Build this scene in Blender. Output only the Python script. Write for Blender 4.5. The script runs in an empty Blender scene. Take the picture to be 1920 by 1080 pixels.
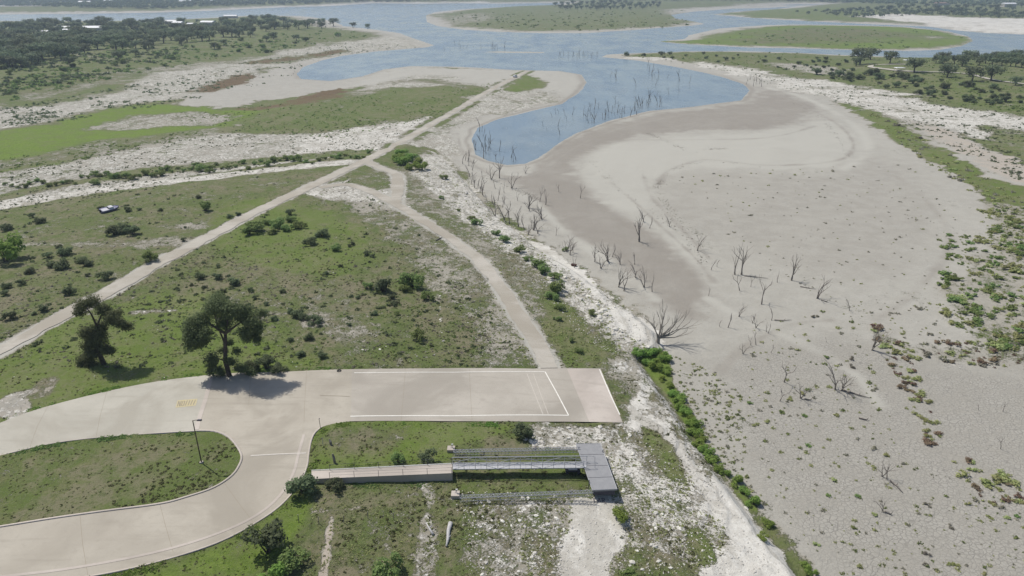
import bpy, bmesh, math, random
import numpy as np
from mathutils import Vector, Matrix, geometry
random.seed(7); RNG = np.random.default_rng(11)
S = bpy.context.scene; C = S.collection
R = math.radians
# ---------------------------------------------------------------- camera, sky, sun, exposure
F = 1330.0; TH = R(23.2); HC = 70.0
cd = bpy.data.cameras.new('camera'); cam = bpy.data.objects.new('camera', cd); C.objects.link(cam)
cd.sensor_width = 36; cd.lens = 36*F/1920; cd.clip_start = 1; cd.clip_end = 30000
cam.location = (0, 0, HC); cam.rotation_euler = (R(90)-TH, 0, 0); S.camera = cam
SUN_EL = R(58); SUN_AZ = math.atan2(-3.4, 2.7)            # azimuth from +Y towards +X
w = bpy.data.worlds.new('World'); S.world = w; w.use_nodes = True
wn = w.node_tree.nodes; wl = w.node_tree.links
sky = wn.new('ShaderNodeTexSky'); sky.sky_type = 'NISHITA'; sky.sun_disc = False
sky.sun_elevation = SUN_EL; sky.sun_rotation = SUN_AZ; sky.dust_density = 1.6; sky.air_density = 1.0
bg = wn['Background']; wl.new(sky.outputs[0], bg.inputs[0]); bg.inputs[1].default_value = 0.10
sd_ = bpy.data.lights.new('sun', 'SUN'); sd_.energy = 4.2; sd_.angle = R(0.6); sd_.color = (1, .955, .875)
sun = bpy.data.objects.new('sun', sd_); C.objects.link(sun)
sv = Vector((math.sin(SUN_AZ)*math.cos(SUN_EL), math.cos(SUN_AZ)*math.cos(SUN_EL), math.sin(SUN_EL)))
sun.rotation_euler = sv.to_track_quat('Z', 'Y').to_euler(); sun.location = (0, 0, 200)
S.view_settings.view_transform = 'Standard'; S.view_settings.look = 'None'
S.view_settings.exposure = 0.0; S.view_settings.gamma = 1
S.render.engine = 'CYCLES'; S.cycles.volume_bounces = 0; S.cycles.max_bounces = 6
HAZE = 0.00013

# ---------------------------------------------------------------- numeric helpers
def smooth(t):
    t = np.clip(t, 0, 1); return t*t*(3-2*t)
def hash2(ix, iy, s):
    h = (ix.astype(np.int64)*374761393 + iy.astype(np.int64)*668265263 + s*1442695041) & 0xffffffff
    h = ((h ^ (h >> 13))*1274126177) & 0xffffffff
    return ((h ^ (h >> 16)) & 0xffffff)/16777215.0
def vnoise(x, y, sc, s=0):
    x = x/sc; y = y/sc; ix = np.floor(x); iy = np.floor(y); fx = x-ix; fy = y-iy
    fx = fx*fx*(3-2*fx); fy = fy*fy*(3-2*fy)
    a = hash2(ix, iy, s); b = hash2(ix+1, iy, s); c = hash2(ix, iy+1, s); d = hash2(ix+1, iy+1, s)
    return (a*(1-fx)+b*fx)*(1-fy)+(c*(1-fx)+d*fx)*fy
def fbm(x, y, sc, s=0, o=4):
    r = 0; a = .5; t = 0
    for k in range(o):
        r = r+a*vnoise(x, y, sc/2**k, s+k*17); t += a; a *= .55
    return r/t
def ray(px, py):
    u = (np.asarray(px, float)-960)/F; v = (np.asarray(py, float)-540)/F
    return u, math.cos(TH)-v*math.sin(TH), -math.sin(TH)-v*math.cos(TH)
def unp(pts, z):
    p = np.array(pts, float); dx, dy, dz = ray(p[:, 0], p[:, 1]); t = (np.asarray(z)-HC)/dz
    return np.stack([dx*t, dy*t], 1)
def sdist(x, y, poly):                       # signed distance, positive inside
    p = np.asarray(poly); q = np.roll(p, -1, 0)
    d2 = np.full(x.shape, 1e18); ins = np.zeros(x.shape, bool)
    for (ax, ay), (bx, by) in zip(p, q):
        ex, ey = bx-ax, by-ay; L = ex*ex+ey*ey
        if L < 1e-9: continue
        t = np.clip(((x-ax)*ex+(y-ay)*ey)/L, 0, 1)
        d2 = np.minimum(d2, (x-ax-t*ex)**2+(y-ay-t*ey)**2)
        if ay != by:
            c = ((ay > y) != (by > y)) & (x < ex*(y-ay)/ey+ax); ins ^= c
    d = np.sqrt(d2); return np.where(ins, d, -d)
def ldist(x, y, line):
    p = np.asarray(line); d2 = np.full(x.shape, 1e18)
    for (ax, ay), (bx, by) in zip(p[:-1], p[1:]):
        ex, ey = bx-ax, by-ay; L = ex*ex+ey*ey+1e-9
        t = np.clip(((x-ax)*ex+(y-ay)*ey)/L, 0, 1)
        d2 = np.minimum(d2, (x-ax-t*ex)**2+(y-ay-t*ey)**2)
    return np.sqrt(d2)
def densify(pts, n=3):                        # Catmull-Rom on a closed or open px outline
    p = [Vector(a).to_3d() for a in pts]; out = []
    for i in range(len(p)-1):
        a = p[max(i-1, 0)]; b = p[i]; c = p[i+1]; d = p[min(i+2, len(p)-1)]
        for k in range(n):
            t = k/n
            v = .5*((2*b)+(c-a)*t+(2*a-5*b+4*c-d)*t*t+(3*b-a-3*c+d)*t**3)
            out.append((v.x, v.y))
    out.append((p[-1].x, p[-1].y)); return out

# ---------------------------------------------------------------- lie of the land (traced plan, metres)
ZW = -9.0
LAKE = [(-1500,27),(0,27),(150,26),(280,24),(400,20),(480,16),(545,13),(600,12),(640,10),(700,6),(780,7),(860,6),(940,7),(1060,5),(1035,10),
 (1000,13),(930,14),(860,18),(815,23),(798,29),(800,41),(820,49),(870,56),(940,60),(1020,62.5),(1100,62),(1180,57),(1240,52),(1290,49),(1322,45),
 (1300,40),(1268,35),(1258,28),(1300,22),(1380,16),(1440,15),(1500,11),(1455,17),(1380,22),(1335,27),(1400,33),(1480,38),(1560,42),(1640,46),(1740,50),(1800,58),(1850,62),(1920,65),(2600,82),
 (2600,92),(1920,101),(1800,107),(1700,108),(1640,105),(1560,102),(1500,99),(1400,96),(1290,96),(1250,98),(1180,100),(1140,102),(1128,107),
 (1200,114),(1280,128),(1350,143),(1395,158),(1405,170),(1390,188),(1300,200),(1220,208),(1150,225),(1080,250),(1040,275),(1010,297),(985,307),(950,310),(915,302),(890,290),(882,262),(895,240),(940,222),(1000,207),(1055,195),(1085,175),(1100,155),(1090,140),(1050,133),(960,131),(860,125),(770,124),(720,130),(680,143),(620,152),(565,148),(556,138),
 (570,125),(600,114),(640,105),(700,97),(760,92),(800,89),(815,85),(800,80),(770,70),(750,62),(700,55),(645,49),(630,42),(600,34),(560,30),(500,29),(450,30),(400,33),(340,36),(290,38),(200,39),(0,39),(-1500,42)]
ISLC = [(1235,78),(1285,73),(1292,66),(1350,53),(1440,47),(1500,46),(1600,47),(1700,50),(1780,59),(1815,68),(1825,77),(1800,87),(1760,94),(1700,95.5),(1600,94),(1500,91),(1400,89),(1320,85),(1260,81)]
BAR = [(893,97),(940,96.3),(1000,97),(1045,98.6),(1000,99.6),(930,98.8)]
POND = [(1462,9),(1500,8),(1560,8.5),(1560,10),(1480,10.5)]
TIP = [(-700,12),(0,12),(60,13),(62,16),(0,18),(-700,19)]
wp = lambda p: unp(p, ZW)
LAKEw = wp(LAKE); ISLCw = wp(ISLC); BARw = wp(BAR); PONDw = wp(POND); TIPw = wp(TIP)
BLUFF = [(1700,1400),(1560,1180),(1500,1075),(1462,1020),(1440,1000),(1400,950),(1340,870),(1290,800),(1250,740),(1212,690),(1192,662),(1236,642),(1228,612),(1190,580),(1150,556),(1085,503),(1000,452),(930,398),(880,343),(850,308),(820,282)]
UPL = BLUFF+[(760,270),(700,287),(600,298),(450,318),(300,338),(150,362),(0,395),(-700,520),(-2600,900),(-2600,1400)]
BLUFFw = unp(BLUFF, -5.0); UPLw = unp(UPL, -4.0)
PL = unp([(-1500,50),(0,46),(300,43),(560,42),(622,47),(640,58),(600,78),(450,95),(300,120),(150,155),(0,200),(-900,330)], -2)
PR = unp([(1610,104),(1750,108),(1920,103),(3000,90),(3000,330),(1920,215),(1750,168),(1560,122)], -2)
def lake_sd(x, y):
    s = sdist(x, y, LAKEw); s = np.minimum(s, -sdist(x, y, ISLCw)); s = np.minimum(s, -sdist(x, y, BARw))
    s = np.maximum(s, sdist(x, y, PONDw)); return np.maximum(s, sdist(x, y, TIPw))
ROADS = {}
def hgt_full(x, y, micro=True, roads=True):
    x = np.asarray(x, float); y = np.asarray(y, float); D = np.hypot(x, y)
    s = lake_sd(x, y)
    wob = (fbm(x, y, 30, 3)-.5)*8*smooth((D-150)/300)
    dw = -s+wob*.4
    land = ZW+.02+3.0*(1-np.exp(-np.maximum(dw, 0)/110))
    low = np.where(dw > 0, land, ZW-2.5*(1-np.exp(np.minimum(dw, 0)/40)))
    low = low+np.where(dw > 0, 1, 0)*smooth(dw/90)*3.0*(fbm(x, y, 90, 9)-.4)*smooth((D-260)/200)
    sp = sdist(x, y, PL); low = low+(1.0-low)*smooth(sp/110+.1)
    sp = sdist(x, y, PR); low = low+(-2.0-low)*smooth(sp/70+.1)
    far = smooth((D-1700)/2600)*smooth(dw/250); low = low+far*(34*fbm(x, y, 900, 5)+10)
    su = sdist(x, y, UPLw); db = ldist(x, y, BLUFFw)
    up = -4.9*np.exp(-db/19)-3.0*np.exp(-np.maximum(su, 0)/25)*(1-np.exp(-db/30))
    if micro:
        rd = road_mask(x, y) if roads else 0; tk = smooth((3.2-np.min([ldist(x, y, ln) for ln, _ in TRW], axis=0))/1.0) if roads else 0; rd_ = np.maximum(rd, tk)
        n = fbm(x, y, 4, 21, 4)-.5; near = smooth((420-D)/200)
        slope = np.exp(-db/22)
        q = up+(fbm(x, y, 9, 31)-.5)*1.6*slope
        ter = np.floor(q/.45)*.45+.45*smooth((q/.45-np.floor(q/.45)-.55)/.4)
        up = up+(1-rd_)*((ter-up)*slope*.8+n*.35*near)
        low = low+(fbm(x, y, 3, 41, 3)-.5)*.12*near*(1-rd_)
    k = smooth(su/3.2+.5)
    h = low+(up-low)*k
    if micro and roads: h = h-.14*rd-.05*tk*(1-rd)
    return h
THV = np.radians(np.linspace(-62, 62, 1000)); RRV = np.concatenate([np.geomspace(40, 66, 14)[:-1], np.geomspace(66, 900, 560)[:-1], np.geomspace(900, 9000, 210)])
TT, RR = np.meshgrid(THV, RRV); GX = RR*np.sin(TT); GY = RR*np.cos(TT); GRID = {}
def look(name, x, y):                            # the ground sheet's own values between its vertices
    x = np.asarray(x, float); y = np.asarray(y, float); A = GRID[name]
    u = np.clip((np.arctan2(x, y)-THV[0])/(THV[1]-THV[0]), 0, len(THV)-1.001); v = np.clip(np.interp(np.hypot(x, y), RRV, np.arange(len(RRV))), 0, len(RRV)-1.001)
    i = u.astype(int); j = v.astype(int); a = u-i; b = v-j
    if A.ndim == 3: a = a[..., None]; b = b[..., None]
    return (A[j, i]*(1-a)+A[j, i+1]*a)*(1-b)+(A[j+1, i]*(1-a)+A[j+1, i+1]*a)*b
def hgt(x, y, micro=True, roads=True): return look('fine' if micro else 'base', x, y)
ROADw = None
def road_mask(x, y):
    if ROADw is None: return np.zeros(x.shape)
    return smooth(np.maximum(sdist(x, y, ROADw), 0)/.35)
GRID['base'] = hgt_full(GX.ravel(), GY.ravel(), False, False).reshape(GX.shape)
def land_pts(pts):                              # where the ray through a traced point meets the ground
    p = np.array(pts, float); dx, dy, dz = ray(p[:, 0], p[:, 1])
    dz = np.minimum(dz, -.004)
    zs = np.concatenate([np.linspace(45, 2, 30), np.linspace(1.8, -10.5, 60)]); res = np.full(len(p), np.nan)
    prev = None
    for z in zs:
        t = (z-HC)/dz; d = z-hgt(dx*t, dy*t, False)
        if prev is not None:
            hit = np.isnan(res) & (d <= 0); k = prev[1]/(prev[1]-d+1e-9); res = np.where(hit, prev[0]+(z-prev[0])*k, res)
        prev = (z, d)
    res = np.where(np.isnan(res), ZW, res); t = (res-HC)/dz
    return np.stack([dx*t, dy*t], 1)

# ---------------------------------------------------------------- roads traced in plan
N_EDGE = [(-180,862),(-90,828),(0,793),(75,766),(200,734),(300,714.5),(398,702.5)]
N2 = [(398,702.5),(450,699),(540,697),(600,694),(660,692.5)]
ISL_N = [(-180,893),(-90,874),(0,854),(100,831),(200,819),(300,812),(369,808)]
ISL_E = [(369,808),(402,809),(428,819),(445,838),(453,855),(450,870),(435,892),(400,915),(350,932),(300,945),(200,958),(100,972),(0,988),(-90,1001),(-180,1012)]
S_EDGE = [(658,790),(615,797),(594,808),(584,826),(580,850),(575,880),(552,920),(510,960),(430,1007),(350,1037),(250,1064),(150,1083),(0,1104),(-180,1128)]
RAMP = [(660,692.5),(800,691),(1000,691.5),(1126,691),(1168,793),(1000,791),(850,790),(658,790)]
ROAD_L = densify(N_EDGE)+[(386,752),(369,808)]+densify(ISL_N)[::-1][1:]
APRON = densify(N2)+densify(S_EDGE)+densify(ISL_E)[::-1]+[(386,752)]
def wroad(pts): return unp2(pts)
def unp2(pts):
    return land_pts(pts)
ROAD_Lw = unp2(ROAD_L); APRONw = unp2(APRON); RAMPw = unp2(RAMP)
ROADw = unp2(densify(N_EDGE)+densify(N2)[1:]+RAMP[1:]+densify(S_EDGE)[1:]+densify(ISL_E)[::-1]+densify(ISL_N)[::-1][1:])

TRACKS = [([(-120,722),(0,657),(100,602),(180,561),(250,521),(290,496),(400,440),(470,402),(560,360),(640,322),(690,299),(760,262),(800,238),(850,210),(900,180),(940,158),(975,140),(990,133)], 4.6),
          ([(600,352),(650,346),(700,361),(740,381),(790,411),(850,451),(900,491),(940,541),(970,590),(1000,632),(1030,690)], 3.9),
          ([(688,303),(715,316),(742,326),(747,348),(741,380)], 4.4)]
TRW = [(land_pts(densify(a, 4)), wd) for a, wd in TRACKS]
GRID['fine'] = hgt_full(GX.ravel(), GY.ravel()).reshape(GX.shape)
# ---------------------------------------------------------------- materials
def new_mat(name):
    m = bpy.data.materials.new(name); m.use_nodes = True; return m, m.node_tree
class G:
    def __init__(s, nt): s.nt = nt; s.N = nt.nodes; s.L = nt.links; s.b = nt.nodes.get('Principled BSDF')
    def put(s, sock, v):
        if hasattr(v, 'is_linked') or isinstance(v, bpy.types.NodeSocket): s.L.new(v, sock)
        elif isinstance(v, (tuple, list)) and len(v) == 3 and sock.type == 'RGBA': sock.default_value = (*v, 1)
        else: sock.default_value = v
    def math(s, op, a, b=0.0, c=0.0, clamp=False):
        n = s.N.new('ShaderNodeMath'); n.operation = op; n.use_clamp = clamp
        s.put(n.inputs[0], a); s.put(n.inputs[1], b); s.put(n.inputs[2], c); return n.outputs[0]
    def noise(s, vec, sc, det=4, rough=.6, dist=0):
        n = s.N.new('ShaderNodeTexNoise'); s.put(n.inputs['Vector'], vec); n.inputs['Scale'].default_value = sc
        n.inputs['Detail'].default_value = det; n.inputs['Roughness'].default_value = rough; n.inputs['Distortion'].default_value = dist
        return n.outputs['Fac']
    def voro(s, vec, sc, feat='F1', out='Distance', rnd=1):
        n = s.N.new('ShaderNodeTexVoronoi'); n.feature = feat; s.put(n.inputs['Vector'], vec); n.inputs['Scale'].default_value = sc
        n.inputs['Randomness'].default_value = rnd; return n.outputs[out]
    def mix(s, f, a, b):
        n = s.N.new('ShaderNodeMix'); n.data_type = 'RGBA'; s.put(n.inputs[0], f); s.put(n.inputs[6], a); s.put(n.inputs[7], b); return n.outputs[2]
    def ss(s, v, lo, hi, a=0.0, b=1.0):
        n = s.N.new('ShaderNodeMapRange'); n.interpolation_type = 'SMOOTHSTEP'
        s.put(n.inputs[0], v); n.inputs[1].default_value = lo; n.inputs[2].default_value = hi; n.inputs[3].default_value = a; n.inputs[4].default_value = b
        return n.outputs[0]
    def pos(s): return s.N.new('ShaderNodeNewGeometry').outputs['Position']
    def scale(s, v, xyz):
        n = s.N.new('ShaderNodeVectorMath'); n.operation = 'MULTIPLY'; s.L.new(v, n.inputs[0]); n.inputs[1].default_value = xyz; return n.outputs[0]
    def attr(s, name):
        n = s.N.new('ShaderNodeAttribute'); n.attribute_name = name; sp = s.N.new('ShaderNodeSeparateColor'); s.L.new(n.outputs['Color'], sp.inputs[0])
        return sp.outputs[0], sp.outputs[1], sp.outputs[2], n.outputs['Alpha']
    def bump(s, h, st, dist=.1):
        n = s.N.new('ShaderNodeBump'); s.put(n.inputs['Height'], h); n.inputs['Strength'].default_value = st; n.inputs['Distance'].default_value = dist
        s.L.new(n.outputs[0], s.b.inputs['Normal'])
def simple(name, c1, c2, sc=1.0, rough=.85, metal=0, bump=0, spec=.3, rnd=0):
    m, nt = new_mat(name); g = G(nt); p = g.pos(); f = g.ss(g.noise(p, sc, 6, .65), .35, .65)
    col = g.mix(f, c1, c2)
    if rnd:
        oi = g.N.new('ShaderNodeObjectInfo'); hs = g.N.new('ShaderNodeHueSaturation')
        g.L.new(g.math('MULTIPLY_ADD', oi.outputs['Random'], rnd, 1-rnd/2), hs.inputs['Value'])
        g.L.new(g.math('MULTIPLY_ADD', oi.outputs['Random'], rnd*.06, .5-rnd*.03), hs.inputs['Hue'])
        g.L.new(col, hs.inputs['Color']); col = hs.outputs[0]
    g.L.new(col, g.b.inputs['Base Color']); g.b.inputs['Roughness'].default_value = rough; g.b.inputs['Metallic'].default_value = metal
    g.b.inputs['Specular IOR Level'].default_value = spec
    if bump: g.bump(g.noise(p, sc*3, 5), bump, .05)
    return m

def ground_material():
    m, nt = new_mat('ground_soil'); g = G(nt); P = g.pos(); A = lambda *a: __import__('functools').reduce(lambda p, q: g.math('ADD', p, q), a); K = lambda v, k: g.math('MULTIPLY', v, k); Cn = lambda v, k: K(g.math('SUBTRACT', v, .5), k)
    gr, lime, lush, dark = g.attr('zoneA'); red, crack, dirt, pale = g.attr('zoneB')
    big = g.noise(P, .03, 6, .65); mid = g.noise(P, .17, 7, .65); fine = g.noise(P, 1.1, 7, .7); grit = g.noise(P, 5.0, 4, .7); far = g.noise(g.scale(P, (1, .55, 1)), .07, 5, .7, .5)
    strata = g.noise(g.scale(P, (.035, .035, 1.9)), 1.0, 6, .65, .8)
    mud = g.mix(g.ss(mid, .35, .65), (.318,.303,.266), (.358,.343,.304))
    mud = g.mix(K(g.ss(fine, .45, .7), .4), mud, (.250,.239,.210))
    rip = g.noise(g.scale(P, (.012, .012, 5.0)), 1.0, 4, .55, .3)
    mud = g.mix(K(g.ss(rip, .5, .62), .22), mud, (.390,.375,.330))
    mud = g.mix(K(g.math('MULTIPLY', dark, g.ss(far, .3, .6, .7, 1)), .88), mud, (.220,.198,.170))
    mud = g.mix(g.math('MULTIPLY', pale, g.ss(rip, .35, .6, .75, 1)), mud, (.398,.386,.342))
    wv = g.N.new('ShaderNodeVectorMath'); wv.operation = 'MULTIPLY_ADD'; wn_ = g.N.new('ShaderNodeTexNoise'); g.L.new(P, wn_.inputs['Vector']); wn_.inputs['Scale'].default_value = .35; g.L.new(wn_.outputs['Color'], wv.inputs[0]); wv.inputs[1].default_value = (1.6, 1.6, 0); g.L.new(P, wv.inputs[2]); PW = wv.outputs[0]
    v = g.voro(PW, 1.35, 'DISTANCE_TO_EDGE'); cr = g.ss(v, .01, .09, 1, 0); v2 = g.voro(PW, .45, 'DISTANCE_TO_EDGE'); cr2 = g.ss(v2, .004, .022, 1, 0)
    crk = g.math('MULTIPLY', g.math('MULTIPLY', g.math('MAXIMUM', cr, K(cr2, .5)), crack), g.ss(mid, .3, .6, .35, 1)); mud = g.mix(K(crk, .55), mud, (.10,.092,.083))
    tan = g.mix(g.ss(fine, .35, .65), (.33,.285,.235), (.42,.37,.31))
    base = g.mix(g.ss(A(dirt, Cn(mid, .9), Cn(fine, .6)), .3, .75), mud, tan)
    # thin dry soil shows between plants and stones wherever the upland is not bare mud
    soil = g.mix(g.ss(A(fine, Cn(grit, .5)), .38, .62), (.235,.215,.165), (.33,.31,.265)); veg = g.math('MAXIMUM', K(gr, 1.6), K(lime, 1.0), clamp=False)
    base = g.mix(K(g.ss(veg, .25, .7), .75), base, soil)
    vr = g.voro(P, 1.3, 'F1', 'Color'); sp = g.N.new('ShaderNodeSeparateColor'); g.L.new(vr, sp.inputs[0]); ve = g.voro(P, 1.3, 'DISTANCE_TO_EDGE')
    lc = g.mix(g.ss(grit, .3, .7), (.53,.51,.46), (.67,.655,.61)); lc = g.mix(K(sp.outputs[0], .35), lc, (.38,.355,.31))
    lc = g.mix(g.ss(strata, .5, .60, 0, .5), lc, (.30,.28,.235)); lc = g.mix(g.ss(far, .48, .66, 0, .45), lc, (.33,.31,.27))
    lv = A(lime, Cn(fine, 1.7), Cn(mid, 1.3), Cn(strata, 1.0), Cn(far, 1.1), Cn(sp.outputs[1], .35))
    lm = g.math('MULTIPLY', g.ss(lv, .42, .60), g.ss(lime, 0, .1)); edge = g.math('MULTIPLY', g.ss(ve, 0, .1, 1, 0), g.ss(lime, .3, 1.0, .8, .04))
    base = g.mix(g.math('MULTIPLY', lm, g.math('SUBTRACT', 1.0, edge)), base, lc)
    n3 = g.noise(P, .42, 8, .7); n4 = g.noise(P, 2.8, 5, .72)
    gv = A(gr, Cn(n3, 1.5), Cn(n4, 1.5), Cn(mid, .8), Cn(far, 1.2), Cn(strata, .5)); gm = g.math('MULTIPLY', g.ss(gv, .38, .62), g.ss(gr, .0, .06))
    gc = g.mix(g.ss(mid, .40, .60), (.142,.148,.066), (.100,.130,.040))
    gc = g.mix(g.ss(A(far, Cn(n3, .8)), .46, .62, 0, .85), gc, (.190,.168,.115)); gc = g.mix(g.ss(A(big, Cn(mid, .5)), .46, .60, 0, .65), gc, (.098,.132,.036))
    gc = g.mix(g.ss(A(fine, Cn(n4, .6)), .48, .62, 0, .75), gc, (.075,.092,.036)); gc = g.mix(g.ss(n4, .52, .68, 0, .5), gc, (.230,.222,.135))
    lu = g.mix(g.ss(fine, .38, .62), (.095,.150,.020), (.155,.220,.038)); lu = g.mix(g.ss(n4, .55, .7, 0, .5), lu, (.20,.21,.10))
    gc = g.mix(g.math('MULTIPLY', lush, g.ss(A(mid, Cn(far, .5)), .3, .6, .45, 1)), gc, lu)
    base = g.mix(gm, base, gc)
    rm = g.ss(A(red, Cn(fine, 1.6), Cn(far, 1.0)), .35, .65); base = g.mix(rm, base, g.mix(g.ss(grit, .4, .6), (.155,.095,.06), (.115,.10,.05)))
    g.L.new(base, g.b.inputs['Base Color']); g.b.inputs['Roughness'].default_value = .95; g.b.inputs['Specular IOR Level'].default_value = .15
    hh = A(K(fine, .6), K(grit, .25), K(crk, -.2), K(g.math('MULTIPLY', gm, n4), .8), K(lm, .25)); g.bump(hh, .8, .35); return m
def leaf_mat(name, c1, c2, rnd=.65, trans=.45):
    m, nt = new_mat(name); g = G(nt); p = g.pos(); f = g.ss(g.noise(p, .9, 4, .7), .35, .65); col = g.mix(f, c1, c2)
    oi = g.N.new('ShaderNodeObjectInfo'); hs = g.N.new('ShaderNodeHueSaturation')
    g.L.new(g.math('MULTIPLY_ADD', oi.outputs['Random'], rnd, 1-rnd/2), hs.inputs['Value'])
    g.L.new(g.math('MULTIPLY_ADD', oi.outputs['Random'], .05, .475), hs.inputs['Hue'])
    g.L.new(col, hs.inputs['Color'])
    g.L.new(hs.outputs[0], g.b.inputs['Base Color']); g.b.inputs['Roughness'].default_value = .8; g.b.inputs['Specular IOR Level'].default_value = .2
    t = g.N.new('ShaderNodeBsdfTranslucent'); g.L.new(hs.outputs[0], t.inputs[0]); mx = g.N.new('ShaderNodeMixShader'); mx.inputs[0].default_value = trans
    out = g.N['Material Output']; g.L.new(g.b.outputs[0], mx.inputs[1]); g.L.new(t.outputs[0], mx.inputs[2]); g.L.new(mx.outputs[0], out.inputs[0])
    return m
def water_mat():
    m, nt = new_mat('lake_water'); g = G(nt); P = g.pos()
    c = g.mix(g.ss(g.noise(g.scale(P, (1, .4, 1)), .03, 5, .65), .35, .65), (.150,.200,.245), (.205,.250,.275))
    g.L.new(c, g.b.inputs['Base Color']); g.L.new(g.ss(g.noise(g.scale(P, (1, .5, 1)), .05, 5, .6), .35, .65, .10, .32), g.b.inputs['Roughness'])
    g.b.inputs['IOR'].default_value = 1.33
    n = g.math('ADD', g.noise(g.scale(P, (1, 1.6, 1)), .9, 4, .6), g.math('MULTIPLY', g.noise(P, .06, 3), 1.5)); g.bump(n, .16, .3); return m
def concrete(name, c1, c2, stain):
    m, nt = new_mat(name); g = G(nt); P = g.pos()
    c = g.mix(g.ss(g.noise(P, .12, 6, .6), .35, .65), c1, c2); c = g.mix(g.ss(g.voro(P, .16, 'F1', 'Distance'), .0, .16, .5, 0), c, stain); c = g.mix(g.ss(g.noise(P, .9, 6, .75), .52, .7, 0, .4), c, stain)
    c = g.mix(g.ss(g.noise(g.scale(P, (.15, 1.2, 1)), .6, 6, .6), .52, .72, 0, .55), c, stain)
    c = g.mix(g.ss(g.noise(P, 4, 5, .7), .45, .75, 0, .25), c, stain); c = g.mix(g.ss(g.noise(P, .045, 4, .6, 1.2), .42, .62, 0, .85), c, stain); c = g.mix(g.ss(g.noise(g.scale(P, (.06, .9, 1)), 1, 5, .7, 1.5), .60, .74, 0, .3), c, tuple(v*.8 for v in stain))
    g.L.new(c, g.b.inputs['Base Color']); g.b.inputs['Roughness'].default_value = .9; g.b.inputs['Specular IOR Level'].default_value = .2
    g.bump(g.noise(P, 12, 4), .15, .02); return m
M = dict(
 ground=ground_material(), water=water_mat(),
 road=concrete('road_concrete', (.395,.375,.322), (.440,.418,.360), (.335,.312,.262)),
 apron=concrete('apron_concrete', (.372,.338,.282), (.418,.383,.322), (.305,.276,.228)),
 ramp=concrete('ramp_concrete', (.368,.337,.290), (.420,.387,.336), (.300,.274,.234)),
 walk=concrete('walk_concrete', (.44,.39,.345), (.50,.45,.40), (.36,.32,.28)),
 track=concrete('track_gravel', (.37,.345,.295), (.43,.40,.35), (.31,.28,.23)),
 white=simple('white_paint', (.78,.76,.70), (.66,.64,.58), 3), faint=simple('faint_paint', (.52,.49,.44), (.47,.43,.38), 3),
 yellow=simple('yellow_paint', (.50,.43,.24), (.44,.39,.27), 3), tar=simple('dark_marking', (.285,.245,.185), (.255,.22,.17), 3),
 steel=simple('galvanised_steel', (.40,.40,.41), (.50,.50,.51), 6, .5, .35), deck=simple('grey_deck', (.235,.236,.243), (.265,.266,.272), 1.5, .6),
 dsteel=simple('dark_steel', (.06,.06,.08), (.09,.09,.11), 4, .6, .3), pole=simple('rusty_pole', (.09,.065,.055), (.13,.09,.07), 4, .6, .3),
 bark=simple('oak_bark', (.055,.045,.038), (.10,.085,.07), 3, .95, 0, .4), dead=simple('dead_wood', (.15,.13,.115), (.25,.225,.20), 3, .95, 0, .3, .2, .4),
 gwood=simple('grey_driftwood', (.36,.35,.35), (.5,.49,.48), 5, .9, 0, .4),
 rock=simple('limestone_rock', (.44,.42,.375), (.60,.58,.53), 1.2, .95, 0, .5, .2, .3),
 oak=leaf_mat('oak_leaves', (0.102,0.130,0.058), (0.171,0.201,0.096), .2), dark=leaf_mat('dark_leaves', (0.109,0.142,0.073), (0.174,0.211,0.112), .5),
 green=leaf_mat('green_leaves', (0.166,0.235,0.077), (0.248,0.315,0.113), .4), bright=leaf_mat('bright_leaves', (0.180,0.284,0.059), (0.266,0.370,0.095), .3),
 weed=leaf_mat('weed_leaves', (0.318,0.364,0.147), (0.423,0.444,0.211), .5), dryw=leaf_mat('dry_weed', (0.304,0.281,0.227), (0.235,0.227,0.174), .5),
 redw=leaf_mat('russet_weed', (0.290,0.205,0.145), (0.224,0.185,0.119), .4),
 grassb=leaf_mat('grass_blades', (0.132,0.143,0.062), (0.204,0.204,0.105), .3), fart=leaf_mat('far_leaves', (0.121,0.156,0.089), (0.190,0.223,0.121), 0.4, .3),
 black=simple('black_rubber', (.02,.02,.022), (.035,.035,.035), 6), rust=simple('rusty_metal', (.09,.035,.03), (.06,.025,.02), 5, .7),
 hull=simple('pale_hull', (.62,.62,.64), (.5,.5,.53), 2, .5), hullb=simple('blue_hull', (.12,.13,.22), (.2,.2,.3), 2, .5),
 wpaint=simple('white_car_paint', (.75,.75,.76), (.7,.7,.7), 2, .35), glass=simple('dark_glass', (.03,.035,.04), (.05,.05,.06), 2, .15),
 wall=simple('cream_wall', (.42,.39,.34), (.5,.47,.42), 1), roofw=simple('pale_metal_roof', (.72,.73,.74), (.62,.63,.64), .5, .5),
 roofr=simple('brown_roof', (.20,.13,.10), (.25,.17,.13), .5), stain=simple('dark_paint', (.10,.09,.10), (.14,.13,.13), 4))

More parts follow.
